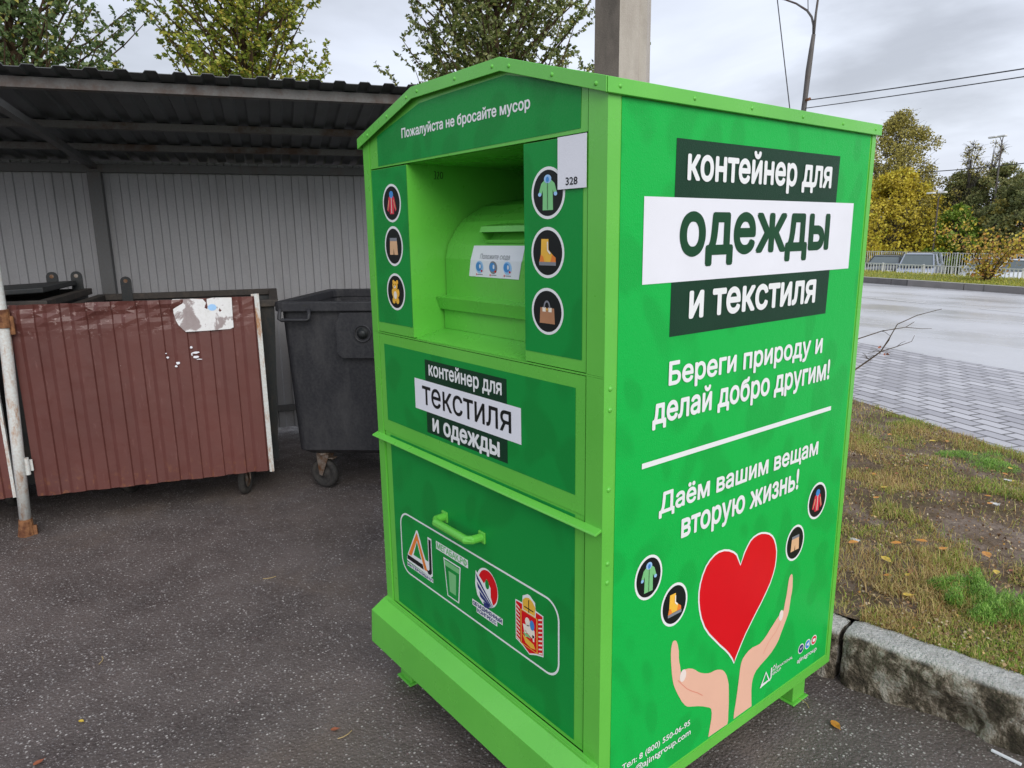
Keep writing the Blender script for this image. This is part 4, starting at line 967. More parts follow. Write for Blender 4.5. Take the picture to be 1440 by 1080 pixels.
# ------------------------------------------------------------------ grass on the lawn
def blades(n, fn, length, width, lean=.9):
    V = np.zeros((n, 5, 3), np.float32)
    for i in range(n):
        P, L = fn(); a = random.uniform(0, 2*PI); t = random.uniform(.25, lean); L *= random.uniform(.5, 1.25)*length
        dx, dy = math.cos(a), math.sin(a); w = width*random.uniform(.6, 1.3); b = a+PI/2+random.uniform(-.4, .4); wx, wy = math.cos(b)*w, math.sin(b)*w
        x, y, z = P; h1 = L*.55*math.cos(t*.6); o1 = L*.55*math.sin(t*.6); h2 = h1+L*.45*math.cos(t*1.7); o2 = o1+L*.45*math.sin(t*1.7)
        V[i] = ((x-wx, y-wy, z), (x+wx, y+wy, z), (x+dx*o1+wx*.8, y+dy*o1+wy*.8, z+h1), (x+dx*o1-wx*.8, y+dy*o1-wy*.8, z+h1), (x+dx*o2, y+dy*o2, z+max(h2, .002)))
    base = (np.arange(n)*5)[:, None]
    T = np.concatenate([base+np.array([[0, 1, 2]]), base+np.array([[0, 2, 3]]), base+np.array([[3, 2, 4]])], 1).reshape(-1, 3)
    return V.reshape(-1, 3), T
def lawn_pt():
    while True:
        a = random.random(); b = random.random()**1.25; P = LF(a, b)
        if (P[0] < -.5 or P[0] > 2.1) and random.random() < .9: continue
        m = noise.noise(Vector((P[0]*1.9, P[1]*1.5, 3.))) + .5*noise.noise(Vector((P[0]*6, P[1]*6, 9.)))
        if ((P[0]-1.0)/.5)**2+((P[1]-2.75)/.38)**2 < 1 and random.random() < .93: continue       # the trodden bare patch
        if ((P[0]-.72)/.3)**2+((P[1]-1.75)/.25)**2 < 1 and random.random() < .7: continue
        if m < -.12 and random.random() < .9: continue
        L = 1.0+max(-.4, min(.9, noise.noise(Vector((P[0]*2.6, P[1]*2.6, 21.)))*1.6))
        return P, L
V, T = blades(115000, lawn_pt, .040, .0013, 1.7)
struct(obj('grass', mesh_np('grass', V, T), 'grass'), 'stuff')['label'] = 'short patchy grass, half green and half dry'
def litter_pt():
    
    while True:
        P = LF(random.random(), random.random()**1.2)
        if -.6 < P[0] < 2.2 and noise.noise(Vector((P[0]*2.5+9, P[1]*2.5, 0))) > -.15: return P
Lp = []
for i in range(9000):
    P = litter_pt(); Lp.append((P[0], P[1], P[2]+.004+.012*random.random()))
M['litter'] = leaf_mat('leaf_crumbs', [(0, (.10, .05, .025)), (.4, (.26, .14, .06)), (.7, (.42, .30, .16)), (.9, (.55, .48, .36)), (1, (.6, .32, .05))], .6, None, .1)
LITTER = Lp
def verge_pt():
    p = random.uniform(6, 40); q = random.uniform(16.2, 18.9); return rd(p, q, .16), 1
V, T = blades(20000, verge_pt, .055, .010, .8)
struct(obj('grass', mesh_np('grass', V, T), 'grassfar'), 'stuff')['label'] = 'yellowish mown grass behind the far kerb'
def weed(x, y, z, r, h, n, label):
    rr = random.Random(n); tf = [(rr.gauss(0, .5)*r, rr.gauss(0, .42)*r, rr.uniform(.25, .5)*r, rr.uniform(.5, 1.1)*h) for _ in range(11)]
    def f():
        cx, cy, cr, ch = rr.choice(tf); a = rr.uniform(0, 2*PI); d = cr*math.sqrt(rr.random()); k = max(.1, 1-(d/cr)**2)
        return (x+cx+d*math.cos(a), y+cy+d*math.sin(a), z+ch*k*rr.random()), 1
    V, T = blades(n, f, .021, .0011, 2.4)
    return tag(obj('weed_clump', mesh_np('weed', V, T), 'weed', None, loc=(x, y, z)), label, 'weed')
weed(1.27, 1.72, .19, .13, .075, 8000, 'larger bright green feathery weed clump by the kerb at right edge')
weed(1.12, 1.76, .19, .07, .05, 2800, 'smaller bright green feathery weed clump beside the larger one')
weed(.62, 3.75, .12, .20, .05, 4500, 'low green tuft at the edge of the block pavement')

# fallen leaves and litter
def leaf_obj(x, y, z, s, m, label, group, rot):
    pts = [(-1, 0), (-.7, .42), (-.15, .62), (.4, .42), (.75, .12), (1.25, 0), (.75, -.12), (.35, -.46), (-.2, -.6), (-.72, -.38)]
    b = MB(); c = (0, 0, 0); ca, sa = math.cos(rot), math.sin(rot)
    def P(a, d, up): return (x+s*(a*ca-d*sa), y+s*(a*sa+d*ca), z+up)
    vs = [P(a, d, .004+s*.28*abs(d)+s*.12*a*a) for a, d in pts] + [P(.0, 0, .003)]
    b.add(vs, [(i, (i+1) % 10, 10) for i in range(10)])
    return tag(obj('fallen_leaf', b, m, None, loc=(x, y, z)), label, 'leaf', group)
def lz(x, y):
    best = .17
    d = y-(1.2); return .19-.028*max(0, d)
LL = [(.815,1.993,'fallen_o'), (.963,2.095,'fallen_o'), (1.098,2.172,'fallen_o'), (.87,2.104,'fallen_o'), (.219,3.906,'fallen_y'), (.763,3.476,'fallen_o'), (.315,2.877,'fallen_o'), (-.026,3.836,'fallen_o'), (.741,3.626,'fallen_y'), (.865,1.792,'fallen_y'), (1.05,1.55,'fallen_y'), (.70,1.85,'fallen_o'), (1.25,2.3,'fallen_o'), (.5,2.5,'fallen_o'), (1.18,2.02,'fallen_y')]
for i in range(26): LL.append((random.uniform(.1, 1.6), random.uniform(1.5, 4.0), random.choice(['fallen_o', 'fallen_y', 'fallen_b', 'fallen_b'])))
for i, (x, y, m) in enumerate(LL):
    nm = {'fallen_o': 'orange', 'fallen_y': 'yellow', 'fallen_b': 'russet'}[m]
    leaf_obj(x, y, lz(x, y)+.018, random.uniform(.020, .030) if i < 15 else random.uniform(.012, .020), m, 'small %s fallen leaf lying in the patchy grass' % nm, '%s leaves on the grass' % nm, random.uniform(0, 6))
leaf_obj(-.399, -.894, .003, .011, 'fallen_y', 'yellow fallen leaf alone on the asphalt, lower left', None, .6)
leaf_obj(-.271, -1.018, .003, .016, 'fallen_b', 'red-brown fallen leaf on the asphalt at the bottom left', None, 2.)
leaf_obj(1.117, .933, .003, .022, 'fallen_o', 'orange fallen leaf on the asphalt near the kerb joint', None, -.5)
leaf_obj(.15, -.28, .003, .014, 'fallen_b', 'brown fallen leaf on the asphalt in front of the green plinth', None, 1.2)
for i, (x, y, a, L, w, lab) in enumerate(((.19, -.29, 1.0, .05, .0014, 'curved dry pine needle on the asphalt before the plinth'), (-.986, -.114, .6, .055, .0014, 'straight dry straw on the asphalt in front of the bins'), (-.72, -.80, 2.1, .05, .0014, 'dry straw on the asphalt at the left'), (1.02, .95, 2.2, .06, .0012, 'thin dry stem beside the orange leaf near the kerb'))):
    b = MB().tube([(x+L*t*math.cos(a+t*.7), y+L*t*math.sin(a+t*.7), .004+.002*math.sin(t*3)) for t in (0, .33, .66, 1)], w, 5)
    tag(obj('straw', b, 'straw', None, loc=(x, y, 0)), lab, 'straw')
tag(obj('white_stick', MB().box((1.455, 1.178, .004), (1.53, 1.187, .010)), 'sign_white', None, bevel=.001, loc=(1.5, 1.18, 0)), 'short white plastic stick on the asphalt below the kerb', 'litter')
for x, y, s, lab in ((.681, 1.911, .022, 'crumpled white scrap on the grass beside the container'), (.262, 3.473, .035, 'crumpled pale scrap in the grass near the pavement'), (.89, 2.918, .026, 'curled white scrap on the bare soil patch'), (.80, 3.40, .022, 'small white scrap in the grass near the pavement corner')):
    b = MB(); b.grid(lambda a, d: (x+s*(a-.5)*1.6, y+s*(d-.5), lz(x, y)+.014+.010*noise.noise(Vector((a*3+x*9, d*3, 0)))), 8, 6)
    for (i) in (0,): pass
    o = tag(obj('paper_scrap', b, 'fallen_w', None, loc=(x, y, .17)), lab, 'litter'); so = o.modifiers.new('s', 'SOLIDIFY'); so.thickness = .001

# ------------------------------------------------------------------ bare branch behind the container
def bare_branch():
    T = thing('bare_branch', 'bare dark twiggy branch sticking out from behind the green container', 'branch', (.25, 1.75, .19))
    def px(x, y, t): return None
    m = MB()
    m.tube([(.30,1.60,.19),(.44,1.80,.62),(.62,1.85,.92),(.66,1.92,.972),(.69,1.96,1.01),(.70,2.0,1.06),(.715,2.03,1.12),(.76,2.1,1.155),(.82,2.18,1.18)], [.009,.007,.0035,.0032,.003,.0024,.002,.0016,.001], 6)
    m.tube([(.35,1.55,.19),(.48,1.72,.8),(.58,1.80,1.02),(.63,1.88,1.065),(.685,1.96,1.095),(.74,2.05,1.108),(.76,2.08,1.13)], [.008,.006,.0026,.0022,.0018,.0014,.001], 6)
    m.tube([(.74,2.05,1.108),(.78,2.11,1.10),(.81,2.13,1.102)], [.0014,.001,.0008], 5)
    m.tube([(.69,1.96,1.01),(.73,2.01,1.03),(.765,2.06,1.05),(.77,2.07,1.075)], [.002,.0016,.0012,.0008], 5)
    m.tube([(.69,1.96,1.01),(.705,1.99,1.055),(.71,2.0,1.085)], [.0016,.0013,.0008], 5)
    m.tube([(.58,1.80,1.02),(.60,1.83,1.05),(.61,1.85,1.075)], [.0016,.0012,.0008], 5)
    m.tube([(.62,1.86,1.06),(.615,1.85,1.085),(.62,1.86,1.1)], [.0013,.001,.0007], 5)
    for _ in range(14):
        b = Vector(random.choice([(.60,1.83,1.04),(.66,1.92,.98),(.69,1.96,1.01),(.70,2.0,1.05),(.685,1.96,1.095),(.73,2.01,1.03)])); d = Vector((random.uniform(-1, 1), random.uniform(-1, 1), random.uniform(-.2, 1))).normalized()
        m.tube([b, b+d*.02+Vector((0, 0, .004)), b+d*random.uniform(.03, .05)], [.0012, .001, .0006], 4)
    obj('stem', m, 'bark', T)
    l = MB()
    for _ in range(7):
        b = Vector(random.choice([(.69,1.96,1.0),(.70,1.98,1.0),(.69,1.96,1.03)])); a = random.uniform(0, 6); s = .009
        l.add([b, b+Vector((s*math.cos(a), s*math.sin(a), .004)), b+Vector((s*2*math.cos(a+.3), s*2*math.sin(a+.3), -.004)), b+Vector((s*math.cos(a+.8), s*math.sin(a+.8), -.006))], [(0,1,2,3)])
    obj('dry_leaves', l, 'fallen_b', T)
bare_branch()

# ------------------------------------------------------------------ concrete pole, lamp pole, wires
def utility():
    c = (-1.05, 2.235); T = thing('concrete_pole', 'thick square stained concrete utility pole right behind the green container', 'pole', (c[0], c[1], 0))
    a = math.radians(135+8); ax = Vector((math.cos(a), math.sin(a), 0)); ay = Vector((-math.sin(a), math.cos(a), 0))
    # section: broad flank with a shallow groove
    def pt(x, y, z):
        k = 1-.022*(z); v = Vector((c[0], c[1], 0)) + (Vector((.83, .55, 0))*x + Vector((.55, -.83, 0))*y)*k; return (v.x, v.y, z)
    sec = [(-.155, .12), (.005, .165), (.11, .10), (.115, .085), (.155, .075), (.15, -.13), (-.15, -.13)]
    m = MB(); n = len(sec); zs = [0, 1.0, 2.0, 3.0, 4.5, 6.5, 8.5]
    vs = [pt(x, y, z) for z in zs for x, y in sec]
    for j in range(len(zs)-1):
        for i in range(n):
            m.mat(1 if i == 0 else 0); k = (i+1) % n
            m.add([vs[j*n+k], vs[j*n+i], vs[(j+1)*n+i], vs[(j+1)*n+k]], [(0,1,2,3)])
    m.add([vs[-n+i] for i in range(n)], [tuple(range(n))])
    obj('shaft', m, ['concrete', 'concrete_d'], T)
    obj('cable_clamp', MB().box((-.17, -.15, 7.6), (.17, .18, 7.66), lambda x, y, z: pt(x, y, z)), 'rust', T)
    # pole with two curved arms
    T = thing('lamp_pole', 'slender weathered pole with two curved arms at its top and rusty lower part', 'pole', rd(6.78, 7.1, .0))
    P = lambda *a: [rd(p, 7.1, z) for p, z in a]
    obj('shaft', MB().tube(P((6.78,.0),(6.70,1.6),(6.64,2.9),(6.60,3.35),(6.57,3.73),(6.54,4.0),(6.515,4.2)), [.065,.052,.042,.036,.040,.034,.027], 10), 'lamppole', T, True)
    obj('arm', MB().tube(P((6.515,4.2),(6.50,4.46),(6.48,4.63),(6.50,4.9),(6.56,5.3)), [.020,.016,.015,.013,.011], 8), 'lamppole', T, True)
    obj('arm', MB().tube(P((6.515,4.2),(6.53,4.32),(6.58,4.44),(6.68,4.55),(6.92,4.71),(7.16,4.83),(7.5,4.98)), [.020,.018,.016,.015,.013,.012,.010], 8), 'lamppole', T, True)
    obj('bracket', MB().tube(P((6.60, 3.34), (6.50, 3.345)), .022, 8), 'rust', T)
    def wirespan(name, pts, r, lab, n=16, sag=0.0, T_=None):
        a, b = Vector(pts[0]), Vector(pts[1]); q = [a.lerp(b, i/n)-Vector((0, 0, sag*4*(i/n)*(1-i/n))) for i in range(n+1)]
        tag(obj(name, MB().tube(q, r, 5), 'wire', None, loc=pts[0]), lab, 'cable')
    z1 = lambda p: 3.335+.0065*(6.54-p)**2-.1025*(6.54-p)+.0
    # two cables slung from the lamp pole to the right, sagging a little
    def cable(p0, pe, f, r, lab):
        q = [rd(p0+(pe-p0)*i/24, 7.1, f(p0+(pe-p0)*i/24)) for i in range(25)]
        tag(obj('overhead_cable', MB().tube(q, r, 5), 'wire', None, loc=q[0]), lab, 'cable')
    cable(6.54, -12, lambda p: 3.335-.0875*(6.54-p)+.0047*(6.54-p)**2*.7, .007, 'upper one of the two dark cables running right from the lamp pole')
    cable(6.60, -12, lambda p: 3.235-.0760*(6.60-p)+.0032*(6.60-p)**2*.7, .006, 'lower one of the two dark cables running right from the lamp pole')
    wirespan('hanging_cable', [rd(7.36, 7.1, 4.93), rd(6.05, 7.1, .1)], .008, 'thin cable hanging from the left arm of the lamp pole', 10, -.0)
    wirespan('hanging_cable', [rd(6.66, 7.1, 4.53), rd(6.80, 7.1, 5.6)], .006, 'very short thin cable rising from the left arm', 4)
utility()

# ------------------------------------------------------------------ fences
def fence(name, q, p0, p1, z0, z1, step, label, pitch=.13):
    T = thing(name, label, 'fence', rd((p0+p1)/2, q, z0))
    def rail(zz, w=.03): obj('rail', MB().box((0, 0, 0), (1, 1, 1), lambda a, b, c: rd(p0+(p1-p0)*a, q-.015+w*b, zz+w*c)), 'fence', T)
    rail(z1-.03); rail(z0+.10)
    bars = MB(); p = p0+pitch
    while p < p1: bars.box((p-.016, q-.010, z0+.131), (p+.016, q+.012, z1-.031), lambda a, b, c: rd(a, b, c)); p += pitch
    obj('pickets', bars, 'fence', T)
    i = 0; p = p0
    while p <= p1+.01 and i < 99:
        obj('post', MB().box((p-.025, q+.016, z0-.3), (p+.025, q+.066, z1+.02), lambda a, b, c: rd(a, b, c)), 'fence', T); p += step; i += 1
fence('metal_fence', 24.0, 3.4, 25.4, -.78, .13, 2.0, 'low galvanised picket fence in front of the parked cars', .15)
fence('metal_fence', 38.0, 10.0, 38.0, -1.35, .12, 2.8, 'taller grey picket fence behind the parked cars', .17)

# ------------------------------------------------------------------ cars
def car(p, q, yaw, col, label, van=False, dark=False):
    z0 = -1.32; c = Vector(rd(p, q, z0)); T = thing('parked_car', label, 'car', c, 'cars parked behind the fence')
    t = simple('car_paint_'+('dark' if dark else 'light'), col, .28, .3, .5, var=.04, coat=.6)
    f = -Q_; f = Matrix.Rotation(yaw, 3, 'Z') @ f; s = Vector((0, 0, 1)).cross(f)      # f = forward
    fr_ = lambda x, y, z: tuple(c+f*x+s*y+Vector((0, 0, z)))
    # stations along the length: x, half width bottom, half width shoulder, z bottom, z shoulder
    hgt = 1.62 if van else 1.47
    st = [(2.12,.62,.58,.34,.52),(2.05,.80,.74,.26,.66),(1.85,.86,.80,.20,.78),(1.2,.88,.84,.20,.92),(.75,.88,.86,.20,.98),(0,.88,.87,.20,1.0),(-1.2,.88,.87,.20,1.02),(-1.8,.86,.84,.22,1.02),(-2.1,.80,.76,.30,.95),(-2.18,.66,.62,.40,.74)]
    b = MB(); vs = []; R_ = 8
    for x, wb, ws, zb, zs in st:
        vs += [fr_(x, y, z) for y, z in ((-wb*.9, zb), (-wb, zb+.18), (-wb*1.01, (zb+zs)/2+.05), (-ws, zs), (ws, zs), (wb*1.01, (zb+zs)/2+.05), (wb, zb+.18), (wb*.9, zb))]
    n = len(st); b.add(vs, [(j*R_+i, j*R_+(i+1) % R_, (j+1)*R_+(i+1) % R_, (j+1)*R_+i) for j in range(n-1) for i in range(R_)] + [tuple(range(R_)), tuple(range((n-1)*R_, n*R_))[::-1]])
    obj('body', b, t, T, True, .0)
    # cabin: glass house, roof panel, pillars
    xf0, xf1, xr1, xr0 = (1.35, .75, -1.95, -2.08) if van else (1.0, .35, -1.25, -1.75)
    zs = .97; g = MB()
    lo = [(xf0, .80), (xr0, .78)]; gl = [fr_(xf0, -.78, zs), fr_(xf0, .78, zs), fr_(xr0, .78, zs), fr_(xr0, -.78, zs), fr_(xf1, -.64, hgt-.05), fr_(xf1, .64, hgt-.05), fr_(xr1, .64, hgt-.05), fr_(xr1, -.64, hgt-.05)]
    g.add(gl, [(0,1,5,4),(1,2,6,5),(2,3,7,6),(3,0,4,7),(4,5,6,7)]); obj('window', g, 'carglass', T)
    r = MB(); r.add([fr_(xf1+.05, -.65, hgt-.055), fr_(xf1+.05, .65, hgt-.055), fr_(xr1-.04, .65, hgt-.055), fr_(xr1-.04, -.65, hgt-.055), fr_(xf1-.08, -.56, hgt), fr_(xf1-.08, .56, hgt), fr_(xr1+.08, .56, hgt), fr_(xr1+.08, -.56, hgt)], [(0,1,5,4),(1,2,6,5),(2,3,7,6),(3,0,4,7),(4,5,6,7),(3,2,1,0)]); obj('roof', r, t, T)
    for sy in (-1, 1):
        for xa, xb, r_ in ((xf0+.01, xf1+.01, .035), (xr0-.01, xr1-.01, .05), (-.35, -.35, .03)):
            obj('pillar', MB().tube([fr_(xa, sy*.785, zs), fr_(xb, sy*.65, hgt-.05)], r_, 6), t, T)
    for sy in (-1, 1):
        obj('headlight', MB().box((1.93, sy*.62-.14, .60), (2.10, sy*.62+.14, .73), fr_), 'lampwhite', T, bevel=.02)
        obj('mirror', MB().box((.72, sy*.95-.08, .98), (.85, sy*.95+.08, 1.10), fr_), t, T, bevel=.02)
        for x in (1.35, -1.35):
            w = obj('wheel', MB().lathe([(.2, -.09), (.29, -.1), (.32, -.06), (.32, .06), (.29, .1), (.2, .09)], fr_(x, sy*.80, .32), s, 20), 'black', T, True)
            obj('rim', MB().lathe([(0, .1), (.05, .1), (.19, .06), (.2, .09)] if sy > 0 else [(.2, -.09), (.19, -.06), (.05, -.1), (0, -.1)], fr_(x, sy*.80, .32), s, 16), 'castermetal', w, True)
    obj('grille', MB().box((2.085, -.4, .36), (2.13, .4, .56), fr_), 'black', T)
    obj('number_plate', MB().box((2.131, -.26, .40), (2.145, .26, .50), fr_), 'lampwhite', T)
car(28.6, 31.8, .50, (.03, .035, .04), 'dark parked car with a reflective windscreen, leftmost behind the fence', dark=True)
car(26.6, 31.9, .60, (.34, .38, .46), 'blue-grey parked minivan between the dark car and the weeds', van=True)
car(22.9, 32.0, .50, (.42, .43, .45), 'silver parked car half hidden by the small autumn tree')
car(20.7, 31.6, .15, (.62, .64, .66), 'white parked car at the right edge behind the fence')

# ------------------------------------------------------------------ trees
def leafquads(C, S, rnd=True, dirs=None, aspect=.5, up=.0):
    n = len(C); C = np.asarray(C, np.float32)
    d = rng.normal(size=(n, 3)) if dirs is None else dirs+rng.normal(size=(n, 3))*.5
    d[:, 2] += up; d /= np.linalg.norm(d, axis=1)[:, None]
    e = rng.normal(size=(n, 3)); e = np.cross(d, e); e /= np.linalg.norm(e, axis=1)[:, None]; nn = np.cross(d, e)
    S = np.broadcast_to(np.asarray(S, np.float32), (n,))[:, None]*rng.uniform(.7, 1.25, (n, 1))
    V = np.stack([C, C+d*S*.45+e*S*aspect*.55+nn*S*.10, C+d*S, C+d*S*.45-e*S*aspect*.55+nn*S*.10], 1).reshape(-1, 3)
    b = (np.arange(n)*4)[:, None]; F = np.concatenate([b+np.array([[0, 1, 2]]), b+np.array([[0, 2, 3]])], 1).reshape(-1, 3)
    return V, F
def near_tree(x, y, H, R, nb, lmat, label, seed, base=.9, leafsize=.043, per=31, lean=(0, 0)):
    rs = random.Random(seed)
    T = thing('leafy_tree', label, 'tree', (x, y, 0), None)
    tr = MB(); top = Vector((x+lean[0], y+lean[1], H)); b0 = Vector((x, y, 0))
    def tp(t): p = b0.lerp(top, t); return p+Vector((math.sin(t*5+seed)*.05, math.cos(t*4+seed)*.05, 0))
    tr.tube([tp(i/8) for i in range(9)], [.055*(1-i/8*.8) for i in range(9)], 8)
    P = []; Dr = []
    for i in range(nb):
        t = base/H+(1-base/H)*(i+rs.random())/nb; o = tp(t); a = i*2.4+rs.uniform(-.4, .4)
        L = R*(1.15-.55*t)*rs.uniform(.75, 1.2); out = Vector((math.cos(a), math.sin(a), 0)); el = rs.uniform(.5, 1.0)
        pts = [o]; d = (out*math.cos(el)+Vector((0, 0, math.sin(el)))).normalized(); q = o
        for k in range(5): q = q+d*(L/5*1.25); d = (d+Vector((rs.uniform(-.15, .15), rs.uniform(-.15, .15), .10))).normalized(); pts.append(q)
        tr.tube(pts, [.016, .013, .010, .008, .006, .003], 5)
        for k in range(9):
            f = .18+.82*k/8; j = min(int(f*5), 4); s0 = pts[j].lerp(pts[j+1], f*5-j); a2 = rs.uniform(0, 2*PI); dd = (Vector((math.cos(a2), math.sin(a2), rs.uniform(.0, .9)))).normalized()
            tl = rs.uniform(.18, .42)*(1.1-.3*f); e1 = s0+dd*tl*.5; e2 = s0+dd*tl+Vector((0, 0, rs.uniform(-.04, .10)))
            tr.tube([s0, e1, e2], [.004, .003, .0015], 3, False)
            for h in range(per):
                g = (h+.5)/per; bp = (s0.lerp(e1, g*2) if g < .5 else e1.lerp(e2, g*2-1)); P.append(bp); sd = Vector((rs.uniform(-1, 1), rs.uniform(-1, 1), rs.uniform(-.8, .5))); Dr.append(dd*.5+sd)
    obj('trunk', tr, 'bark', T)
    V, F = leafquads(P, leafsize, dirs=np.array(Dr, np.float64), aspect=.62)
    obj('crown', mesh_np('crown', V, F), lmat, T)
near_tree(-5.35, -.35, 4.7, 1.15, 130, 'leafC', 'bluish green leafy tree above the roof at the left edge', 1.3, 1.2)
near_tree(-5.55, 1.50, 4.8, 1.15, 140, 'leafB', 'yellow-green leafy tree with a visible brown trunk above the roof', 4.1, 1.0)
near_tree(-3.98, 3.58, 4.7, 1.30, 165, 'leafA', 'dense grey-green leafy tree behind the peak of the green container', 7.7, 1.0)

def far_tree(p, q, top, r, lmat, label, seed, name='broadleaf_tree', z0=-1.4, n=5200, low=.15, leaf=.20, power=1.0, bare=0.0, clumps=34, group=None):
    rs = np.random.default_rng(seed); rr = random.Random(seed); c = rd(p, q, z0); H = top-z0
    T = thing(name, label, 'tree', c, group)
    tr = MB(); b = Vector(c); tr.tube([b, b+Vector((.1, 0, H*.35)), b+Vector((-.1, .05, H*.7)), b+Vector((0, 0, H*.97))], [(.13*H/8+.05)*(1-.4*bare), (.10*H/8+.03)*(1-.5*bare), .05, .015], 7)
    CL = []
    for i in range(clumps):
        t = low+(1-low)*(i+.5)/clumps; prof = math.sin(PI*min(1, max(.04, ((t-low)/(1-low))**.75)))**.6*(1-.35*t)*1.2
        a = rr.uniform(0, 2*PI); d = r*prof*math.sqrt(rr.uniform(.15, 1)); P = b+Vector((math.cos(a)*d, math.sin(a)*d, H*t)); CL.append((P, r*rr.uniform(.20, .38)*(1.1-.5*t)))
        o = b+Vector((0, 0, H*max(.15, t-.22))); tr.tube([o, o.lerp(P, .5)+Vector((0, 0, .1*H*.3)), P], [.05-.03*bare, .03-.016*bare, .012], 5, False)
        for _ in range(4 + int(12*bare)):
            e = P+Vector((rr.gauss(0, .6), rr.gauss(0, .6), rr.uniform(.0, 1.1)))*r*.22; tr.tube([P, P.lerp(e, .5)+Vector((0, 0, .04*r)), e], [.016, .011, .005], 3, False)
    obj('trunk', tr, 'bark_g', T)
    per = n//clumps; pts = []
    for P, rad in CL:
        t = (P.z-z0)/H; m = int(per*(1-bare*min(1, max(0, (t-.35)/.4))))
        if m < 1: continue
        g = rs.normal(size=(m, 3)); g /= np.linalg.norm(g, axis=1)[:, None]; g *= (rs.uniform(.15, 1, (m, 1))**.5)*rad; g[:, 2] *= .8; pts.append(g+np.array(P))
    V, F = leafquads(np.concatenate(pts), leaf, aspect=.8)
    obj('crown', mesh_np('crown', V, F), lmat, T)
far_tree(39.8, 43.5, 9.6, 3.9, 'goldbrown', 'tall thin-topped golden brown tree rising beside the container corner', 3, n=26000, leaf=.14, bare=.05, clumps=90)
far_tree(37.6, 41.5, 5.3, 3.9, 'gold', 'large golden yellow tree behind the parked cars', 5, n=24000, low=.06, leaf=.16, clumps=90)
far_tree(42.5, 41.0, 5.2, 3.2, 'gold', 'golden yellow tree mostly hidden by the container', 6, n=6000, low=.08, leaf=.19, clumps=40)
far_tree(41.2, 36.5, 1.9, 1.7, 'goldbrown', 'low russet bush beside the container corner behind the fence', 8, 'bush', n=2600, low=.1, leaf=.14, clumps=24)
far_tree(33.6, 42.5, 3.0, 1.7, 'willow', 'small light green weeping tree beside the golden tree', 9, n=8000, low=.06, leaf=.16, clumps=44)
far_tree(37.6, 50, 7.6, 2.2, 'goldbrown', 'faint nearly bare birch behind the golden tree', 21, n=2200, leaf=.1, bare=.6, clumps=34)
far_tree(36.0, 46, 7.2, 1.9, 'goldbrown', 'bare topped tree standing tallest in the dark tree row', 12, n=5000, leaf=.11, bare=.6, clumps=60)
for i, (p, q, t, r) in enumerate(((37.0, 46.5, 5.3, 2.8), (34.2, 47, 5.6, 2.8), (31.5, 46, 4.9, 3.0), (28.6, 47.5, 6.0, 3.0), (25.4, 46, 5.2, 2.8), (40.5, 50, 4.6, 2.8), (22.0, 47, 4.8, 2.8), (18.5, 46.5, 4.4, 2.6))):
    lab = ['dark green tree behind the small weeping tree', 'dark olive tree under the bare tall treetop', 'dark bushy tree right of the weeping tree', 'dark tree behind the distant double lamp', 'dark tree at the right edge beyond the fence', 'dark tree behind the golden tree', 'dark tree beyond the right edge', 'dark tree farthest right along the fence'][i]
    far_tree(p, q, t, r, 'darkfol', lab, 30+i, n=14000, low=.05, leaf=.17, clumps=64)
far_tree(29.6, 44, 5.9, 1.7, 'darkfol', 'tall dark weeping birch at the right edge of the picture', 51, n=7000, low=.2, leaf=.12, bare=.2, clumps=44)
far_tree(32.2, 44.2, 3.2, 1.6, 'goldbrown', 'brownish orange tree among the dark trees', 57, n=3000, low=.1, leaf=.2, clumps=30)
for i in range(7):
    far_tree(66-i*5.5+(i > 3)*-24, 56+i % 2*3, 4.5+(i % 3), 3.6, 'darkfol' if i % 2 else 'goldbrown', 'distant tree of the background row, hidden behind nearer crowns', 80+i, n=2600, low=.06, leaf=.34, clumps=30, group='trees of the background row')

V, F = leafquads(LITTER, .011, dirs=np.stack([rng.normal(size=len(LITTER)), rng.normal(size=len(LITTER)), rng.normal(size=len(LITTER))*.1], 1)*3, aspect=.9)
struct(obj('leaf_litter', mesh_np('leaf_litter', V, F), 'litter'), 'stuff')['label'] = 'crumbled brown leaf litter in the grass'
def small_tree():
    p, q = 11.6, 17.5; b = Vector(rd(p, q, .165)); T = thing('small_tree', 'small many-stemmed tree with yellow and orange leaves on the verge', 'tree', b)
    rr = random.Random(5); tr = MB(); P = []
    for i in range(9):
        a = i*2.4; d = Vector((math.cos(a), math.sin(a), 0)); L = rr.uniform(1.2, 1.9); pts = [b+d*.05]; q_ = b+d*.05; v = (d*.5+Vector((0, 0, 1))).normalized()
        for k in range(6): q_ = q_+v*L/6; v = (v+d*.10+Vector((rr.uniform(-.12, .12), rr.uniform(-.12, .12), 0))).normalized(); pts.append(q_)
        tr.tube(pts, [.024, .019, .015, .012, .009, .006, .003], 6)
        for k in range(11):
            s = pts[rr.randint(1, 6)]; e = s+Vector((rr.uniform(-1, 1), rr.uniform(-1, 1), rr.uniform(-.3, .8)))*.32; tr.tube([s, e], [.007, .003], 4, False)
            for h in range(15): P.append(s.lerp(e, rr.uniform(.2, 1.25))+Vector((rr.gauss(0, .09), rr.gauss(0, .09), rr.gauss(0, .08))))
    obj('trunk', tr, 'bark', T); V, F = leafquads(P, .075, aspect=.8); obj('crown', mesh_np('crown', V, F), 'smalltree', T)
small_tree()
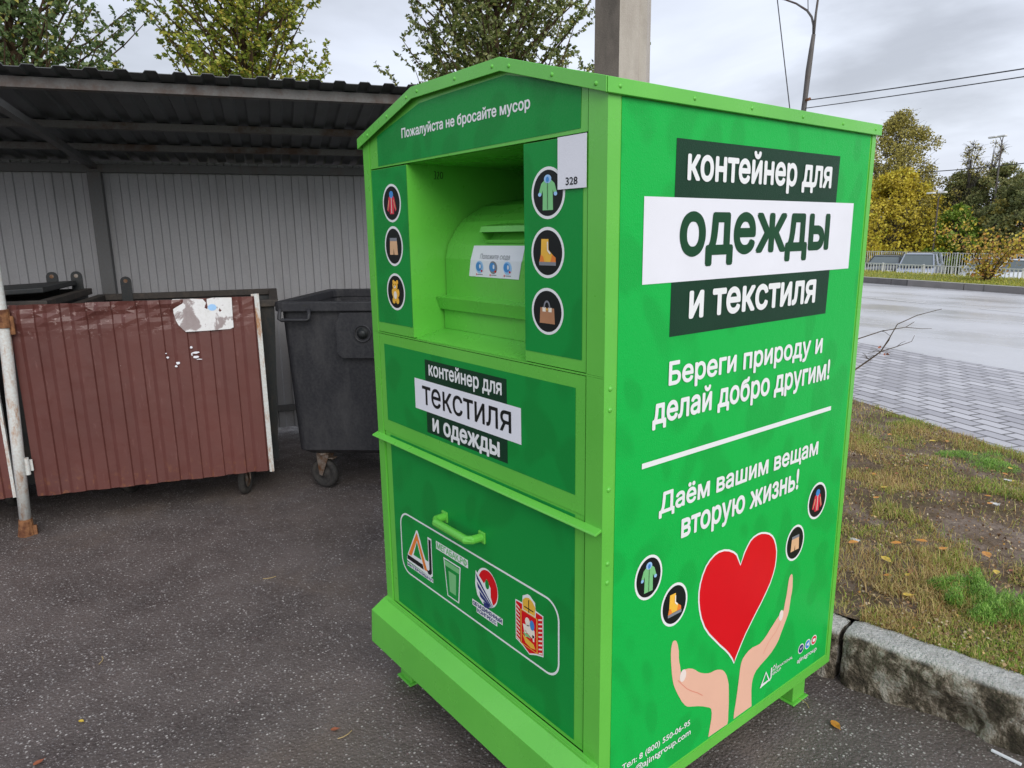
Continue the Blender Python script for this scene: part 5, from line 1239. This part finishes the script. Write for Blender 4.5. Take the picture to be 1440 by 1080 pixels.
# distant street lamps
def far_lamp(p, q, z1, arms, label):
    T = thing('street_lamp', label, 'street lamp', rd(p, q, -1.4))
    obj('post', MB().tube([rd(p, q, -1.4), rd(p, q, z1-.6), rd(p, q, z1)], [.07, .05, .04], 8), 'lamppole', T)
    for s in arms:
        obj('arm', MB().tube([rd(p, q, z1-.1), rd(p+s*.3, q, z1+.25), rd(p+s*.9, q-.2, z1+.30)], .03, 6), 'lamppole', T)
        obj('lamp_head', MB().box((p+s*.85-.28, q-.32, z1+.22), (p+s*.85+.28, q-.08, z1+.34), lambda a, b, c: rd(a, b, c)), 'lampwhite', T, bevel=.04)
far_lamp(33.3, 45.2, 7.1, (.6, -.15), 'tall distant street lamp with curved double head above the right trees')
far_lamp(33.9, 41.0, 3.55, (.5, -.5), 'short distant street lamp with two white heads before the dark trees')
q = [rd(42-i*1.6, 43.8, 5.65-.25*math.sin(PI*i/12)) for i in range(13)]
tag(obj('overhead_cable', MB().tube(q, .03, 5), 'wire', None, loc=q[0]), 'distant thin cable crossing above the tree row', 'cable')
for pe, zl in ((42, -1.4), (22.8, -1.4)):
    tag(obj('cable_post', MB().tube([rd(pe, 43.8, zl), rd(pe, 43.8, 5.8)], [.12, .08], 8), 'lamppole', None, loc=rd(pe, 43.8, zl)), 'wooden post carrying the distant cable, %s end' % ('left' if pe > 30 else 'right'), 'pole')

# ------------------------------------------------------------------ camera, light, sky
cam = bpy.data.cameras.new('camera'); co = bpy.data.objects.new('camera', cam); COL.objects.link(co)
co.location = (1.9984, -1.0084, 1.5029); co.rotation_euler = (1.3611, .0137, .9040)
cam.sensor_width = 36; cam.lens = 982.8/1440*36; cam.clip_end = 2000; cam.clip_start = .05
sc.camera = co
sd = Vector((.85, -.24, .52)).normalized()     # towards the sun
sun = bpy.data.lights.new('sun', 'SUN'); sun.energy = 1.5; sun.angle = math.radians(40); sun.color = (1, .965, .91)
so = bpy.data.objects.new('sun', sun); COL.objects.link(so); so.rotation_euler = (-sd).to_track_quat('-Z', 'Y').to_euler(); so.location = (0, 0, 20)
w = bpy.data.worlds.new('World'); sc.world = w; w.use_nodes = True
nt = w.node_tree; bg = nt.nodes['Background']; bg.inputs[1].default_value = .1
sky = nt.nodes.new('ShaderNodeTexSky'); sky.sky_type = 'NISHITA'; sky.sun_disc = False
sky.sun_elevation = math.asin(sd.z); sky.sun_rotation = math.atan2(sd.x, sd.y); sky.air_density = 1.2; sky.dust_density = 3
tc = nt.nodes.new('ShaderNodeTexCoord'); mp = nt.nodes.new('ShaderNodeMapping'); mp.inputs['Scale'].default_value = (1, 1, 3.0)
nt.links.new(tc.outputs['Generated'], mp.inputs[0])
nz = nt.nodes.new('ShaderNodeTexNoise'); nz.inputs['Scale'].default_value = 1.5; nz.inputs['Detail'].default_value = 6; nz.inputs['Roughness'].default_value = .52; nz.inputs['Distortion'].default_value = .5
nt.links.new(mp.outputs[0], nz.inputs['Vector'])
cr = nt.nodes.new('ShaderNodeValToRGB'); nt.links.new(nz.outputs['Fac'], cr.inputs[0])
E5 = cr.color_ramp.elements; E5[0].position = .33; E5[0].color = (.50, .53, .60, 1); E5[1].position = .57; E5[1].color = (.78, .83, .94, 1)
x = cr.color_ramp.elements.new(.45); x.color = (.65, .69, .79, 1)
ml = nt.nodes.new('ShaderNodeMix'); ml.data_type = 'RGBA'; ml.blend_type = 'MULTIPLY'; ml.inputs[0].default_value = 1; ml.inputs[7].default_value = (9.0, 9.0, 9.0, 1)
# one heavier grey cloud bank over the road
vd = nt.nodes.new('ShaderNodeVectorMath'); vd.operation = 'DISTANCE'; vd.inputs[1].default_value = (-0.3821, 0.8962, 0.2255)
n2 = nt.nodes.new('ShaderNodeTexNoise'); n2.inputs['Scale'].default_value = 3.2; n2.inputs['Detail'].default_value = 7; n2.inputs['Roughness'].default_value = .55
nt.links.new(mp.outputs[0], n2.inputs['Vector']); nt.links.new(tc.outputs['Generated'], vd.inputs[0])
sb = nt.nodes.new('ShaderNodeMath'); sb.operation = 'MULTIPLY_ADD'; sb.inputs[1].default_value = .55; nt.links.new(n2.outputs['Fac'], sb.inputs[0]); nt.links.new(vd.outputs['Value'], sb.inputs[2])
c2 = nt.nodes.new('ShaderNodeValToRGB'); c2.color_ramp.elements[0].position = .29; c2.color_ramp.elements[0].color = (.60, .60, .60, 1); c2.color_ramp.elements[1].position = .43; c2.color_ramp.elements[1].color = (0, 0, 0, 1)
nt.links.new(sb.outputs[0], c2.inputs[0])
m2 = nt.nodes.new('ShaderNodeMix'); m2.data_type = 'RGBA'; m2.inputs[7].default_value = (.34, .36, .41, 1)
nt.links.new(c2.outputs[0], m2.inputs[0]); nt.links.new(cr.outputs[0], m2.inputs[6])
nt.links.new(m2.outputs[2], ml.inputs[6])
mx = nt.nodes.new('ShaderNodeMix'); mx.data_type = 'RGBA'; mx.inputs[0].default_value = .9
nt.links.new(sky.outputs[0], mx.inputs[6]); nt.links.new(ml.outputs[2], mx.inputs[7]); nt.links.new(mx.outputs[2], bg.inputs[0])
vs_ = sc.view_settings; vs_.view_transform = 'Standard'; vs_.look = 'None'; vs_.exposure = .44; vs_.gamma = 1; vs_.use_curve_mapping = False
sc.render.film_transparent = False
sc.cycles.max_bounces = 6; sc.cycles.transparent_max_bounces = 8
sc.cycles.use_denoising = True
